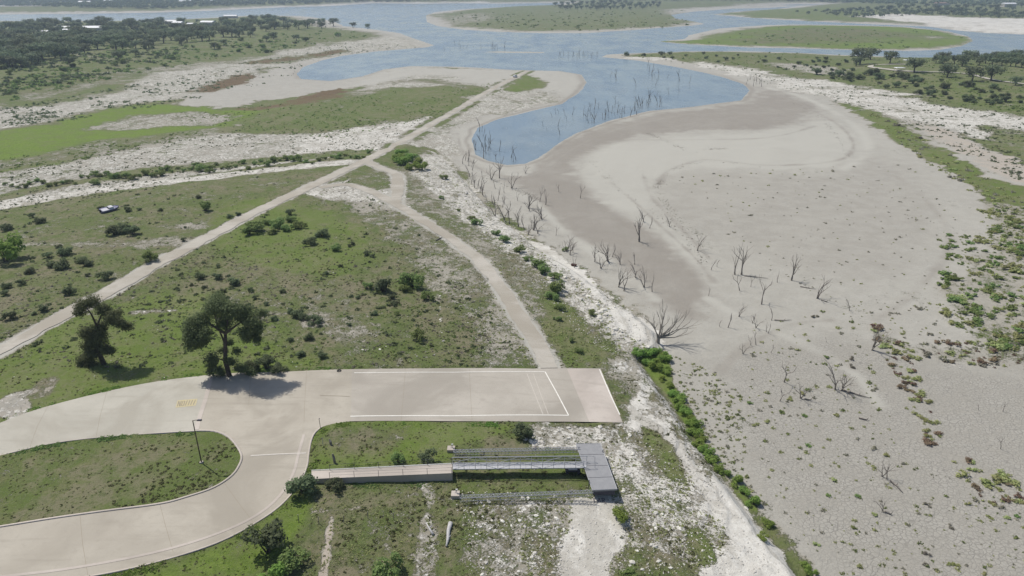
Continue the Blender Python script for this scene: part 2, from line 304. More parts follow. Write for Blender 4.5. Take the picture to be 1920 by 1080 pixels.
# ---------------------------------------------------------------- mesh helpers
def tag(o, label=None, cat=None, group=None, kind=None):
    if label: o['label'] = label
    if cat: o['category'] = cat
    if group: o['group'] = group
    if kind: o['kind'] = kind
    return o
def raw(name, V, Fc, mat, parent=None, smoothf=False):
    me = bpy.data.meshes.new(name)
    V = np.asarray(V, np.float32)
    if isinstance(Fc, np.ndarray):
        n, k = Fc.shape; me.vertices.add(len(V)); me.vertices.foreach_set('co', V.ravel())
        me.loops.add(n*k); me.loops.foreach_set('vertex_index', Fc.ravel().astype(np.int32))
        me.polygons.add(n); me.polygons.foreach_set('loop_start', np.arange(0, n*k, k, dtype=np.int32))
        me.update(calc_edges=True)
    else: me.from_pydata(V.tolist(), [], Fc); me.update()
    if smoothf: me.polygons.foreach_set('use_smooth', np.ones(len(me.polygons), bool))
    me.materials.append(mat); o = bpy.data.objects.new(name, me); C.objects.link(o)
    if parent: o.parent = parent
    return o
def empty(name, loc, rz=0, sc=1):
    o = bpy.data.objects.new(name, None); C.objects.link(o); o.location = loc; o.rotation_euler = (0, 0, rz); o.scale = (sc,)*3 if not isinstance(sc, tuple) else sc
    o.empty_display_size = .5; return o
class MB:
    def __init__(s): s.V = []; s.F = []
    def box(s, c, h, rot=None, top=1.0):
        n = len(s.V); c = Vector(c)
        for k in range(8):
            q = 1 if not (k & 4) else top
            v = Vector(((1 if k & 1 else -1)*h[0]*q, (1 if k & 2 else -1)*h[1]*q, (1 if k & 4 else -1)*h[2]))
            if rot is not None: v = rot @ v
            s.V.append(tuple(c+v))
        for f in ((0,2,3,1),(4,5,7,6),(0,1,5,4),(2,6,7,3),(0,4,6,2),(1,3,7,5)): s.F.append([n+i for i in f])
    def tube(s, pts, rad, n=6, cap=True):
        pts = [Vector(p) for p in pts]; rad = rad if isinstance(rad, (list, tuple)) else [rad]*len(pts); base = len(s.V)
        for i, p in enumerate(pts):
            t = (pts[min(i+1, len(pts)-1)]-pts[max(i-1, 0)]).normalized(); a = t.orthogonal() if abs(t.z) > .95 else t.cross(Vector((0, 0, 1)))
            a.normalize(); b = t.cross(a)
            for k in range(n):
                an = 2*math.pi*k/n; s.V.append(tuple(p+(a*math.cos(an)+b*math.sin(an))*rad[i]))
        for i in range(len(pts)-1):
            for k in range(n):
                q = base+i*n; s.F.append([q+k, q+(k+1) % n, q+n+(k+1) % n, q+n+k])
        if cap: s.F.append([base+k for k in range(n)][::-1]); s.F.append([base+(len(pts)-1)*n+k for k in range(n)])
    def quad(s, *p):
        n = len(s.V); s.V += [tuple(a) for a in p]; s.F.append(list(range(n, n+len(p))))
    def build(s, name, mat, parent=None, sm=False): return raw(name, s.V, s.F, mat, parent, sm)
def drape(name, poly, mat, dz=.04, step=1.5, zf=None):
    poly = [tuple(p) for p in poly]; a = np.array(poly); x0, y0 = a.min(0); x1, y1 = a.max(0)
    b = []
    for p, q in zip(poly, poly[1:]+poly[:1]):
        n = max(1, int(math.dist(p, q)/step)); b += [(p[0]+(q[0]-p[0])*k/n, p[1]+(q[1]-p[1])*k/n) for k in range(n)]
    gx, gy = np.meshgrid(np.arange(x0, x1, step), np.arange(y0, y1, step)); gx = gx.ravel(); gy = gy.ravel()
    k = sdist(gx, gy, a) > step*.45; pts = b+list(zip(gx[k], gy[k]))
    r = geometry.delaunay_2d_cdt([Vector(p) for p in pts], [], [list(range(len(b)))], 1, 1e-4)
    v = np.array([(p.x, p.y) for p in r[0]]); z = hgt(v[:, 0], v[:, 1], False)+dz
    return raw(name, np.column_stack([v, z]), [list(f) for f in r[2]], mat)
def ribbon(name, line, width, mat, dz=.05, rag=0, step=1.0, n=2, seed=0):
    p = resample(line, step); t = np.gradient(p, axis=0); t /= np.linalg.norm(t, axis=1)[:, None]+1e-9; nn = np.column_stack([-t[:, 1], t[:, 0]])
    s = np.arange(len(p))*step; V = []; 
    for j in range(n+1):
        u = j/n*2-1; wv = width/2*(1+rag*((fbm(s, s*0+(7 if u > 0 else 31)+seed, 6, 5)-.5)*2)) if abs(u) == 1 else width/2
        q = p+nn*(u*wv if np.isscalar(wv) else (u*wv)[:, None]); V.append(np.column_stack([q, hgt(q[:, 0], q[:, 1], False)+dz]))
    V = np.array(V); m = len(p); idx = np.arange((n+1)*m).reshape(n+1, m)
    Fc = np.stack([idx[:-1, :-1], idx[1:, :-1], idx[1:, 1:], idx[:-1, 1:]], -1).reshape(-1, 4)
    return raw(name, V.reshape(-1, 3), Fc[:, ::-1].copy(), mat)
def resample(line, step):
    p = np.asarray(line, float); d = np.r_[0, np.cumsum(np.linalg.norm(np.diff(p, axis=0), axis=1))]; n = max(2, int(d[-1]/step))
    s = np.linspace(0, d[-1], n); return np.column_stack([np.interp(s, d, p[:, 0]), np.interp(s, d, p[:, 1])])
def hz(x, y, micro=True): return float(hgt(np.array([x]), np.array([y]), micro)[0])
def pt(px, py):
    p = land_pts([(px, py)])[0]; return float(p[0]), float(p[1]), hz(p[0], p[1])
def pxm(x, y, z):                              # photo pixels per metre there
    d = y*math.cos(TH)+(HC-z)*math.sin(TH); return F/d

# ---------------------------------------------------------------- ground sheet
def zc(gr=0, lime=0, lush=0, dark=0, red=0, crack=0, dirt=0, pale=0): return np.array([gr, lime, lush, dark, red, crack, dirt, pale], float)
Z = [  # (class, outline, edge softness m, wobble m)
 (zc(gr=.05, lime=.0, crack=.0, pale=.2), [(540,170),(620,150),(720,120),(800,80),(1130,100),(1400,130),(1500,160),(1700,230),(1900,310),(2800,500),(2800,1400),(1560,1400),(1500,1075),(1190,660),(1000,452),(820,282),(830,245),(1000,140),(900,120),(760,120),(680,160)], 6, 8),
 # left valley, shores and spit
 (zc(gr=.34, lime=.58), [(-900,330),(-900,240),(0,202),(150,186),(270,152),(280,132),(400,117),(520,97),(640,77),(740,66),(812,84),(760,92),(600,113),(540,122),(420,165),(300,192),(120,224),(0,247)], 14, 14),
 (zc(gr=.0, pale=.1), [(310,196),(400,170),(480,140),(540,121),(580,112),(560,140),(620,155),(680,146),(740,130),(720,150),(640,170),(500,188),(400,206)], 6, 8),
 (zc(gr=.02, pale=.5), [(640,165),(700,140),(770,126),(960,133),(1060,134),(1100,150),(1080,180),(1040,200),(940,225),(880,250),(900,190),(760,150),(700,160)], 8, 8),
 (zc(gr=.34, lime=.56), [(420,232),(480,215),(640,180),(740,150),(840,140),(900,168),(1000,165),(1050,190),(960,215),(880,235),(850,300),(700,300),(400,335),(0,395),(-600,480),(-600,380),(0,322),(200,284),(330,250)], 8, 10),
 (zc(gr=1, lush=1), [(-900,420),(-900,330),(0,247),(120,225),(230,201),(300,193),(420,207),(600,196),(560,211),(470,223),(430,242),(330,252),(200,284),(0,322)], 6, 9),
 (zc(gr=.6, lush=.1), [(-900,470),(-900,400),(0,300),(200,262),(420,240),(640,215),(560,240),(330,254),(200,284),(0,324)], 9, 12),
 (zc(gr=.42, lime=.5), [(160,244),(220,226),(300,213),(430,213),(440,224),(400,234),(300,242)], 6, 8),
 (zc(gr=.85, lush=.15), [(470,222),(520,205),(640,180),(760,165),(880,162),(900,172),(850,212),(820,226),(740,232),(640,244),(520,250),(440,245)], 8, 12),
 (zc(gr=.15, lime=.7), [(560,262),(640,243),(760,228),(830,215),(780,250),(710,282),(640,290),(560,290)], 6, 9),
 (zc(gr=.95, lush=.4), [(945,168),(975,145),(990,141),(1015,150),(1025,158),(1000,168),(965,172)], 5, 4),
 (zc(gr=.7, red=.95), [(372,171),(420,149),(470,138),(466,150),(440,162),(400,172)], 4, 6),
 (zc(gr=.7, red=.85), [(540,190),(580,178),(640,164),(645,175),(590,186)], 4, 6),
 (zc(gr=.75, red=.6), [(440,118),(560,105),(640,93),(650,98),(560,113),(470,120)], 5, 6),
 (zc(gr=.9, red=.6), [(420,203),(500,198),(560,188),(640,176),(640,182),(560,196),(480,208)], 4, 4),
 (zc(gr=.75, lush=.1), [(-20,368),(150,336),(300,312),(450,300),(640,284),(700,278),(690,290),(560,300),(400,315),(250,332),(100,352),(-20,380)], 3, 5),
 (zc(gr=.55, dark=.1), [(740,155),(800,148),(860,158),(880,166),(850,164),(800,154)], 4, 4),
 # islands
 (zc(gr=.78, lush=.1), [(815,28),(900,17),(1040,12),(1240,12),(1290,35),(1280,46),(1180,52),(1100,56),(1000,56),(900,52),(840,46),(870,40),(830,36)], 40, 30),
 (zc(gr=.5, lime=.4), [(830,38),(850,30),(900,24),(940,32),(900,40),(860,46)], 30, 20),
 (zc(gr=1, lush=.9), [(1250,78),(1300,76),(1360,64),(1440,51),(1500,48),(1600,49),(1700,52),(1770,60),(1808,69),(1818,77),(1795,86),(1750,91),(1600,91),(1500,88),(1400,86),(1320,83)], 22, 10),
 (zc(gr=.88, red=.3), [(1380,72),(1450,56),(1560,52),(1680,58),(1740,70),(1640,80),(1500,82),(1420,82)], 40, 30),
 (zc(gr=.5, lime=.6), [(1735,70),(1760,68),(1765,73),(1740,74)], 15, 10),
 (zc(gr=.9, lush=.3), [(1345,27),(1400,21),(1500,15),(1640,18),(1640,38),(1560,40),(1480,36),(1400,31)], 40, 30),
 (zc(gr=.1, lime=.9), [(1600,31),(1680,26),(1760,30),(1920,34),(2600,40),(2600,80),(1920,64),(1850,60),(1760,50),(1700,40)], 20, 20),
 (zc(gr=.3, lime=.5), [(1240,18),(1300,14),(1440,7),(1500,8),(1440,13),(1300,20),(1260,28)], 40, 20),
 (zc(gr=.15, lime=.6), [(-600,25),(0,22),(280,22),(480,14),(640,8),(900,2),(900,6),(640,11),(480,16),(280,24),(-600,27)], 15, 20),
 # right bank
 (zc(gr=.85, lush=.1), [(1150,104),(1250,99),(1400,97),(1640,106),(1920,102),(3200,92),(3200,420),(1920,215),(1800,195),(1700,176),(1560,152),(1440,132),(1330,116),(1230,108)], 10, 14),
 (zc(gr=.4, lime=.5), [(1450,118),(1560,125),(1600,142),(1560,140),(1470,130)], 6, 8),
 (zc(gr=.26, lime=.74), [(1190,108),(1300,119),(1400,150),(1470,168),(1580,196),(1680,222),(1790,250),(1920,280),(2600,420),(2600,340),(1920,222),(1800,200),(1700,180),(1560,156),(1440,136),(1330,119),(1240,108)], 6, 12),
 (zc(gr=.05, dirt=.55), [(1700,222),(1800,250),(1920,305),(2300,390),(2300,440),(1920,345),(1820,300),(1740,255)], 5, 6),
 (zc(gr=.85, lush=.35), [(1565,190),(1640,210),(1700,238),(1780,285),(1850,325),(1920,352),(2500,470),(2500,560),(1920,420),(1880,400),(1830,360),(1740,300),(1680,262),(1610,222)], 4, 7),
 (zc(gr=.7, lush=.2), [(1835,238),(1920,245),(2300,320),(2300,370),(1920,290),(1860,262)], 4, 8),
 (zc(gr=.34, lush=.3), [(1850,380),(2500,470),(2500,900),(1990,760),(1920,700),(1830,640),(1780,560),(1800,500),(1860,440)], 7, 9),
 (zc(gr=.3, red=.2), [(1640,620),(1700,640),(1920,660),(2300,740),(2300,800),(1920,710),(1800,690),(1700,700),(1720,760),(1680,740)], 5, 6),
 (zc(gr=.1, lime=.55), [(1730,665),(1790,672),(1920,740),(2100,800),(1920,775),(1800,715)], 4, 5),
 # lake bed tones
 (zc(dark=.8), [(905,312),(960,318),(1010,305),(1045,280),(1085,253),(1160,228),(1260,210),(1400,192),(1425,165),(1500,180),(1530,205),(1500,232),(1420,242),(1300,246),(1200,256),(1130,275),(1085,305),(1095,345),(1160,400),(1260,450),(1320,515),(1335,560),(1300,600),(1240,565),(1150,490),(1060,430),(1000,375),(950,340)], 9, 9),
 (zc(pale=.5), [(870,235),(960,215),(1050,198),(1100,165),(1110,150),(1120,165),(1100,185),(1050,208),(950,232),(900,250),(885,280),(905,302),(960,314),(1000,307),(980,330),(920,322),(865,280),(845,255)], 4, 5),
 (zc(pale=.85), [(1095,300),(1150,272),(1300,252),(1440,248),(1540,225),(1590,245),(1605,280),(1570,308),(1460,318),(1340,312),(1260,322),(1230,350),(1235,400),(1300,470),(1340,540),(1320,510),(1240,440),(1150,385),(1100,340)], 7, 7),
 (zc(dark=.18), [(1260,330),(1340,320),(1470,325),(1580,315),(1620,285),(1700,320),(1760,400),(1740,480),(1600,520),(1450,500),(1330,460),(1250,400)], 18, 14),
 (zc(gr=.0, crack=.75, dark=.12), [(1330,700),(1500,640),(1700,660),(2600,900),(2600,1500),(1600,1500),(1500,1080),(1400,930),(1300,770)], 14, 10),
 # near upland
 (zc(gr=.80, lime=.10), UPL, 2.0, 3.0),
 (zc(gr=.54, lime=.34), [(690,330),(800,290),(850,330),(930,400),(1085,503),(1200,590),(1210,690),(1000,690),(900,690),(860,600),(780,520),(720,430),(640,380),(600,350)], 5, 7),
 (zc(gr=.30, lime=.68), [(770,315),(820,285),(850,310),(880,343),(930,398),(1000,452),(1085,503),(1150,556),(1228,612),(1236,642),(1192,662),(1140,640),(1060,560),(990,500),(920,450),(850,400),(800,350)], 4, 5),
 (zc(gr=.05, lime=1.25), [(1130,560),(1180,590),(1228,612),(1236,642),(1200,640),(1170,610),(1080,520),(1000,460),(1010,456),(1085,505)], 2, 3),
 (zc(gr=.72, lime=.2, lush=.25), [(1030,560),(1060,570),(1110,620),(1160,660),(1120,700),(1040,690),(1020,620)], 3, 4),
 (zc(gr=.18, lime=.6), [(560,355),(690,330),(740,350),(760,400),(700,380),(620,372)], 4, 6),
 (zc(gr=.7, lime=.1), [(640,345),(680,328),(725,338),(735,350),(700,357)], 1.5, 2),
 (zc(gr=.12, lime=.66), [(-400,440),(0,378),(200,350),(400,326),(640,300),(660,306),(420,334),(200,360),(0,394),(-400,470)], 3, 4),
 (zc(gr=.55, dirt=.4), [(580,520),(640,540),(700,640),(660,660),(600,620),(570,560)], 6, 8),
 (zc(gr=.45, dirt=.35), [(260,450),(330,440),(360,455),(300,462),(120,462),(40,462),(40,456),(160,452)], 2.5, 3),
 (zc(gr=.4, dirt=.35), [(300,425),(400,415),(440,425),(380,430)], 3, 3),
 (zc(gr=.92, lush=.5), [(-500,830),(-300,760),(-100,720),(0,665),(100,608),(200,570),(330,545),(420,570),(560,660),(590,693),(440,699),(300,714),(180,738),(0,792),(-180,862)], 4, 7),
 (zc(gr=.5, lime=.5), [(240,585),(280,577),(335,578),(335,585),(290,590),(245,592)], 1, 2),
 (zc(gr=.45, dirt=.6), [(65,715),(100,705),(110,712),(95,735),(75,745),(60,740)], 1.2, 2), (zc(gr=.2, dirt=.5, lime=.5), [(12,742),(50,728),(60,735),(30,748),(0,752)], 1, 1.5),
 (zc(gr=.55, dirt=.2, lime=.4), [(90,96),(140,100),(230,112),(140,106)], 6, 6),
 (zc(gr=.5, dirt=.4, lime=.3), [(230,135),(380,118),(520,104),(500,108),(330,130)], 8, 10),
 (zc(gr=.55, lime=.35), [(0,190),(110,165),(240,135),(250,145),(120,176),(0,202)], 8, 12),
 (zc(gr=.2, dirt=.5, lime=.4), [(-30,770),(20,745),(60,765),(20,785)], 1, 2),
 (zc(gr=.92, lush=.42), [(420,380),(520,372),(660,420),(700,480),(620,520),(480,500),(400,450)], 8, 8),
 (zc(gr=.9, lush=.12), ISL_N+ISL_E[1:], .8, .8),
 (zc(gr=.97, lush=.55), [(578,892),(582,840),(590,812),(615,797),(658,791),(800,791),(960,793),(950,815),(860,835),(840,868),(700,872)], .8, 1.5),
 (zc(gr=.75, dirt=.2), [(620,812),(700,803),(760,815),(720,845),(630,840)], 3, 4),
 (zc(gr=.38, lime=.70), [(960,793),(1168,793),(1126,691),(1212,690),(1250,740),(1290,800),(1340,870),(1400,950),(1440,1000),(1500,1075),(1700,1400),(1000,1400),(880,1100),(900,1010),(850,940),(960,925),(1060,930),(1075,860),(1000,840)], 3.5, 5),
 (zc(gr=.50, lime=.46), [(880,950),(1060,935),(1070,1020),(1020,1100),(900,1100),(860,1010)], 3, 4),
 (zc(gr=.0, lime=1.35), [(1085,925),(1130,925),(1160,985),(1165,1060),(1150,1120),(1060,1120),(1050,1050),(1070,980)], 2, 2.5),
 (zc(gr=.0, lime=1.4), [(1335,890),(1400,950),(1440,1000),(1500,1075),(1560,1180),(1500,1300),(1340,1200),(1320,1080),(1380,1010),(1330,950)], 2, 2.5),
 (zc(gr=.22, lime=.88), [(1175,740),(1200,730),(1260,810),(1330,890),(1330,920),(1260,860),(1190,800)], 2, 3),
 (zc(gr=.66, lime=.2), [(1125,700),(1190,700),(1205,730),(1165,760)], 2, 3),
 (zc(gr=.9, lush=.3), [(1205,800),(1260,840),(1285,890),(1265,905),(1230,870)], 1.5, 2), (zc(gr=.8, lush=.2), [(1290,990),(1320,1000),(1340,1050),(1300,1045)], 1.5, 2),
 (zc(gr=.7, lime=.15), [(1160,1040),(1210,1020),(1300,1080),(1290,1150),(1150,1150)], 2.5, 3),
 (zc(gr=.85, lush=.2), [(850,905),(1100,905),(1105,930),(860,940)], 1.5, 2), (zc(gr=.85, lush=.1), [(850,845),(1075,845),(1095,905),(860,905)], 1, 1.5),
 (zc(gr=.74, lime=.12, dirt=.15), [(590,905),(840,900),(880,960),(890,1100),(600,1200),(480,1200),(560,960)], 3, 4),
 (zc(gr=.15, dirt=.75), [(618,960),(628,960),(622,1010),(612,1080),(600,1150),(585,1150),(600,1060),(612,1000)], .7, 1.0),
 (zc(gr=.2, dirt=.7), [(560,958),(640,952),(675,948),(670,956),(600,964)], .6, .8), (zc(gr=.3, lime=.4, dirt=.4), [(790,905),(812,910),(815,950),(795,952)], .8, 1),
 (zc(gr=.4, lime=.5), [(790,960),(810,960),(822,1000),(812,1060),(800,1100),(780,1100)], 1, 1.5),
 (zc(gr=.95, lush=.7), [(250,1075),(400,1020),(500,975),(545,935),(600,925),(560,1000),(480,1080),(250,1200)], 2, 3),
 (zc(gr=1, lush=.9), [(1188,662),(1225,655),(1258,672),(1262,720),(1298,770),(1322,850),(1358,885),(1420,945),(1405,955),(1340,870),(1290,800),(1250,745),(1212,692)], 1.2, 1.5),
 (zc(gr=.16, crack=.2), [(1262,690),(1380,700),(1400,760),(1390,860),(1440,960),(1420,945),(1358,885),(1322,850),(1298,770)], 5, 4),
]
RINGS = [(zc(dark=.65), [(1237,345),(1250,322),(1300,303),(1345,300),(1440,310),(1560,303),(1600,280),(1585,245),(1540,215),(1490,190),(1430,172)], 2.2), (zc(pale=1), [(1580,318),(1625,285),(1612,245),(1560,208),(1500,180),(1440,165)], 5),
 (zc(dark=.6), [(1130,330),(1180,370),(1240,425),(1300,480),(1340,530)], 1.4), (zc(dark=.5), [(1205,325),(1222,370),(1270,420),(1335,490)], 1.2), (zc(pale=.9), [(930,350),(1000,378),(1060,437),(1150,497),(1230,562)], 3), (zc(pale=.9), [(1330,560),(1420,610),(1500,640),(1600,700),(1650,760)], 2.5),
 (zc(dark=.6), [(858,250),(868,285),(905,320),(950,330),(1000,328),(1050,295),(1100,265),(1180,236),(1300,212)], 1.6), (zc(dark=.5), [(1180,262),(1300,262),(1440,258),(1530,236)], 2), (zc(pale=.9), [(1180,285),(1300,278),(1430,276),(1540,262)], 3), (zc(dark=.45), [(1640,600),(1700,560),(1760,500),(1780,440),(1740,380),(1680,330)], 2.5), (zc(dark=.45), [(1345,700),(1400,650),(1480,610),(1560,600)], 1.5)]
def zones(x, y):
    D = np.hypot(x, y); s = lake_sd(x, y); out = np.zeros((len(x), 8)); out[:] = zc(gr=.82, lush=.1, lime=.1)
    rim = smooth(1-(-s-(fbm(x, y, 40, 77)-.5)*60*smooth((D-500)/800))/(8+110*smooth((D-400)/1400))*1.0)[:, None]
    out = out*(1-rim)+zc(pale=.3, dirt=.25)*rim
    WET = smooth(1-np.abs(-s-1.0-3*fbm(x, y, 14, 88))/(2.2+4*smooth((D-350)/500)))
    wx = [(fbm(x, y, sc, 60+k)-.5)*2 for k, sc in enumerate((4, 12, 45))]
    for cl, pl, soft, wob in Z:
        pw = land_pts(densify(pl+[pl[0]], 2)[:-1]) if len(pl) < 60 else land_pts(pl)
        lo = pw.min(0)-80; hi = pw.max(0)+80; k = np.where((x > lo[0]) & (x < hi[0]) & (y > lo[1]) & (y < hi[1]))[0]
        if not len(k): continue
        n = wx[0][k]*.5+wx[1][k]*.7 if wob < 10 else wx[1][k]*.4+wx[2][k]*.9
        fw = 1+1.6*smooth((D[k]-280)/500); q = smooth(.5+(sdist(x[k], y[k], pw)+n*wob*fw)/(soft*fw))[:, None]
        out[k] = out[k]*(1-q)+cl*q
    for cl, ln, wd in RINGS:
        lw = land_pts(densify(ln, 4)); k = np.where((x > lw[:, 0].min()-20) & (x < lw[:, 0].max()+20) & (y > lw[:, 1].min()-20) & (y < lw[:, 1].max()+20))[0]
        q = smooth((wd-ldist(x[k], y[k], lw)-wx[1][k]*1.2)/wd)[:, None]*(.45+.55*smooth((fbm(x[k], y[k], 16, 66)-.35)/.2))[:, None]; out[k] = out[k]*(1-q)+cl*q
    dv = ldist(x, y, TRW[0][0]); q = (smooth((9-dv)/4)*smooth((y-300)/60)*smooth((fbm(x, y, 22, 55)-.36)/.12)*.85)[:, None]; out = out*(1-q)+zc(gr=.82, lush=.15)*q
    for ln, wd in TRW:
        k = np.where((x > ln[:, 0].min()-20) & (x < ln[:, 0].max()+20) & (y > ln[:, 1].min()-20))[0]
        d = ldist(x[k], y[k], ln)+wx[0][k]*1.0; q = smooth((wd/2+1.6-d)/1.4)[:, None]*.9
        out[k] = out[k]*(1-q)+zc(gr=.08, dirt=.35, pale=.9, lime=.3)*q
    m = (WET*.8*smooth((900-D)/300))[:, None]; return out*(1-m)+zc(dark=1)*m
gx = GX.ravel(); gy = GY.ravel(); gz = GRID['fine'].ravel(); nr, nt_ = TT.shape; idx = np.arange(nr*nt_).reshape(nr, nt_)
quads = np.stack([idx[:-1, :-1], idx[:-1, 1:], idx[1:, 1:], idx[1:, :-1]], -1).reshape(-1, 4)
gnd = raw('ground', np.column_stack([gx, gy, gz]), quads, M['ground'], None, True); tag(gnd, kind='structure')
zz = zones(gx, gy); GRID['zone'] = zz.reshape(GX.shape+(8,)); GRID['upl'] = sdist(gx, gy, UPLw).reshape(GX.shape)
for nm, sl in (('zoneA', slice(0, 4)), ('zoneB', slice(4, 8))):
    at = gnd.data.attributes.new(nm, 'FLOAT_COLOR', 'POINT'); at.data.foreach_set('color', zz[:, sl].astype(np.float32).ravel())
wt = raw('lake', [(-12000,150,ZW),(12000,150,ZW),(12000,9000,ZW),(-12000,9000,ZW)], [[0,1,2,3]], M['water']); tag(wt, kind='structure')

# ---------------------------------------------------------------- pavements, ramp, markings, tracks
tag(drape('road', ROAD_Lw, M['road']), kind='structure'); tag(drape('apron_road', APRONw, M['apron']), kind='structure')
tag(drape('boat_ramp', RAMPw, M['ramp']), kind='structure')
rend = land_pts([(1063,692),(1126,692.5),(1166,791.5),(1105,791.5)]); tag(drape('boat_ramp_toe', rend, M['walk'], .055), kind='structure')
for i, (ln, wd) in enumerate(TRW): tag(ribbon('dirt_track', ln, wd, M['track'], (.06, .035, .048)[i], .55, 1.0, 4, i*13), kind='structure')
def line(pxs, wd, mat, dz=.075): return tag(ribbon('road_marking', land_pts(pxs), wd, M[mat], dz, 0, .8, 1), kind='structure')
line([(664,699.5),(850,698.5),(1021,697.5)], .2, 'white'); line([(657,781),(850,780.3),(1066,779.3)], .26, 'white'); line([(1022,697.5),(1044,737),(1066,779)], .22, 'white')
line([(988,701),(1003,740),(1018,777)], .14, 'faint'); line([(1000,701),(1014,740),(1028,777)], .12, 'faint')
line([(1124,693),(1145,742),(1162,778)], .22, 'white'); line([(397,705),(385,750),(372,790),(369,806)], .75, 'walk', .07)
line([(470,855),(520,852),(574,850)], .3, 'faint'); line([(600,742),(640,743),(656,744)], .12, 'tar', .07); line([(528,741),(550,741)], .1, 'tar')
for a_ in ([(470,699),(468,740),(466,760)],[(575,694),(572,745),(570,790)],[(200,736),(188,780),(180,820)],[(90,762),(70,800),(55,842)],[(300,946),(310,985),(325,1036)],[(150,965),(155,1020),(165,1080)],[(420,905),(445,940),(475,980)],[(760,692),(757,735),(752,788)],[(880,692),(882,735),(885,788)]): line(a_, .045, 'tar', .05)
# yellow painted patch with letter strokes
yp = land_pts([(333,751),(371,748),(367,761),(329,765)]); tag(drape('road_marking', yp, M['yellow'], .06), kind='structure')
A, B, Cc, Dd = [Vector(p) for p in yp]
def yv(u, v): return (A.lerp(B, u)).lerp(Dd.lerp(Cc, u), v)
mb = MB()
def stroke(pts):
    for (a, b), (c, d) in zip(pts[:-1], pts[1:]):
        p = yv(a, b); q = yv(c, d); t = (q-p).normalized(); n = Vector((-t.y, t.x))*.07
        mb.quad(*[(v.x, v.y, hz(v.x, v.y, False)+.075) for v in (p-n, q-n, q+n, p+n)])
for s_ in ([(.08,.85),(.08,.15),(.2,.85),(.2,.15)], [(.27,.2),(.27,.8),(.38,.8),(.38,.2),(.27,.2)], [(.47,.85),(.5,.15)], [(.6,.85),(.63,.15)], [(.73,.85),(.76,.15)], [(.86,.85),(.9,.15)]): stroke(s_)
tag(mb.build('painted_lettering', M['tar']), kind='structure')
def kerb(pts, wd=.32, hh=.15, closed=False, mat='walk'):
    p = resample(land_pts(densify(pts, 4)), .8); t = np.gradient(p, axis=0); t /= np.linalg.norm(t, axis=1)[:, None]; n = np.column_stack([-t[:, 1], t[:, 0]])
    z = hgt(p[:, 0], p[:, 1], False); V = []
    for u, dz in ((-.5, -.3), (-.5, hh), (.5, hh), (.5, -.3)): q = p+n*u*wd; V.append(np.column_stack([q, z+dz]))
    m = len(p); V = np.array(V).reshape(-1, 3); Fc = []
    for j in range(3):
        a = np.arange(m-1)+j*m; Fc.append(np.stack([a, a+1, a+1+m, a+m], 1))
    return tag(raw('kerb', V, np.vstack(Fc), M[mat]), kind='structure')
kerb(ISL_E, .34); kerb(ISL_N, .2, .06)
S2 = [(603,801),(590,812),(583,828),(579,850),(574,880),(552,920),(510,961),(430,1008),(350,1038),(250,1065),(150,1084),(0,1105),(-180,1129)]
kerb(S2, .25, .1)
S3 = [(570,815),(560,850),(549,890),(520,935),(475,970),(410,1000),(330,1026),(240,1047),(120,1068),(0,1082),(-180,1104)]
tag(ribbon('pavement_strip', land_pts(densify(S3, 4)), .45, M['walk'], .07, 0, .8, 1), kind='structure')

# ---------------------------------------------------------------- foliage builders
def leaves(centres, radii, n, size, flat=.75, seed=0, shell=.55):
    r = np.random.default_rng(seed); C0 = np.asarray(centres, float); Rr = np.asarray(radii, float)
    if Rr.ndim == 1: Rr = np.stack([Rr, Rr, Rr*flat], 1)
    wgt = (Rr.prod(1))**(2/3); k = r.choice(len(C0), n, p=wgt/wgt.sum())
    d = r.normal(size=(n, 3)); d /= np.linalg.norm(d, axis=1)[:, None]; rad = shell+(1-shell)*r.random(n)**.6; rad *= (.85+.3*r.random(n)); rad = np.where(r.random(n) < .12, rad*1.25, rad)
    c = C0[k]+d*rad[:, None]*Rr[k]
    nrm = d*.8+r.normal(size=(n, 3))*.42+np.array([0, 0, .55]); nrm /= np.linalg.norm(nrm, axis=1)[:, None]
    a = np.cross(nrm, r.normal(size=(n, 3))); a /= np.linalg.norm(a, axis=1)[:, None]; b = np.cross(nrm, a)
    s = size*(.6+.8*r.random(n))[:, None]; a = a*s; b = b*s*.75
    V = np.stack([c-a, c+b*.9, c+a, c-b*.9], 1).reshape(-1, 3); Fc = np.arange(4*n).reshape(-1, 4); return V, Fc
def limb(mb, p, d, L, r0, depth, rng, up=.15, spread=.6, tips=None, n=5):
    pts = [Vector(p)]; rad = [r0]; d = Vector(d).normalized()
    for k in range(4):
        d = (d+Vector((rng.uniform(-1, 1), rng.uniform(-1, 1), rng.uniform(-.6, 1)+up))*.22).normalized(); pts.append(pts[-1]+d*L/4); rad.append(r0*(1-.55*(k+1)/4))
    mb.tube(pts, rad, n, depth == 0)
    if tips is not None and depth <= 1: tips.append(tuple(pts[-1]))
    if depth > 0:
        for k in range(rng.choice((2, 3, 3))):
            q = pts[rng.choice((2, 3, 4))] if k else pts[4]
            nd = (d+Vector((rng.uniform(-1, 1), rng.uniform(-1, 1), rng.uniform(-.3, .8)))*spread).normalized()
            limb(mb, q, nd, L*rng.uniform(.55, .85), r0*.5, depth-1, rng, up, spread, tips, max(3, n-1))
def copy_tree(o, loc, rz=0, sc=1.0, parent=None):
    c = o.copy(); C.objects.link(c); c.parent = parent
    if parent is None: c.location = loc; c.rotation_euler = (0, 0, rz); c.scale = sc if isinstance(sc, tuple) else (sc,)*3
    for ch in o.children: copy_tree(ch, None, parent=c)
    return c
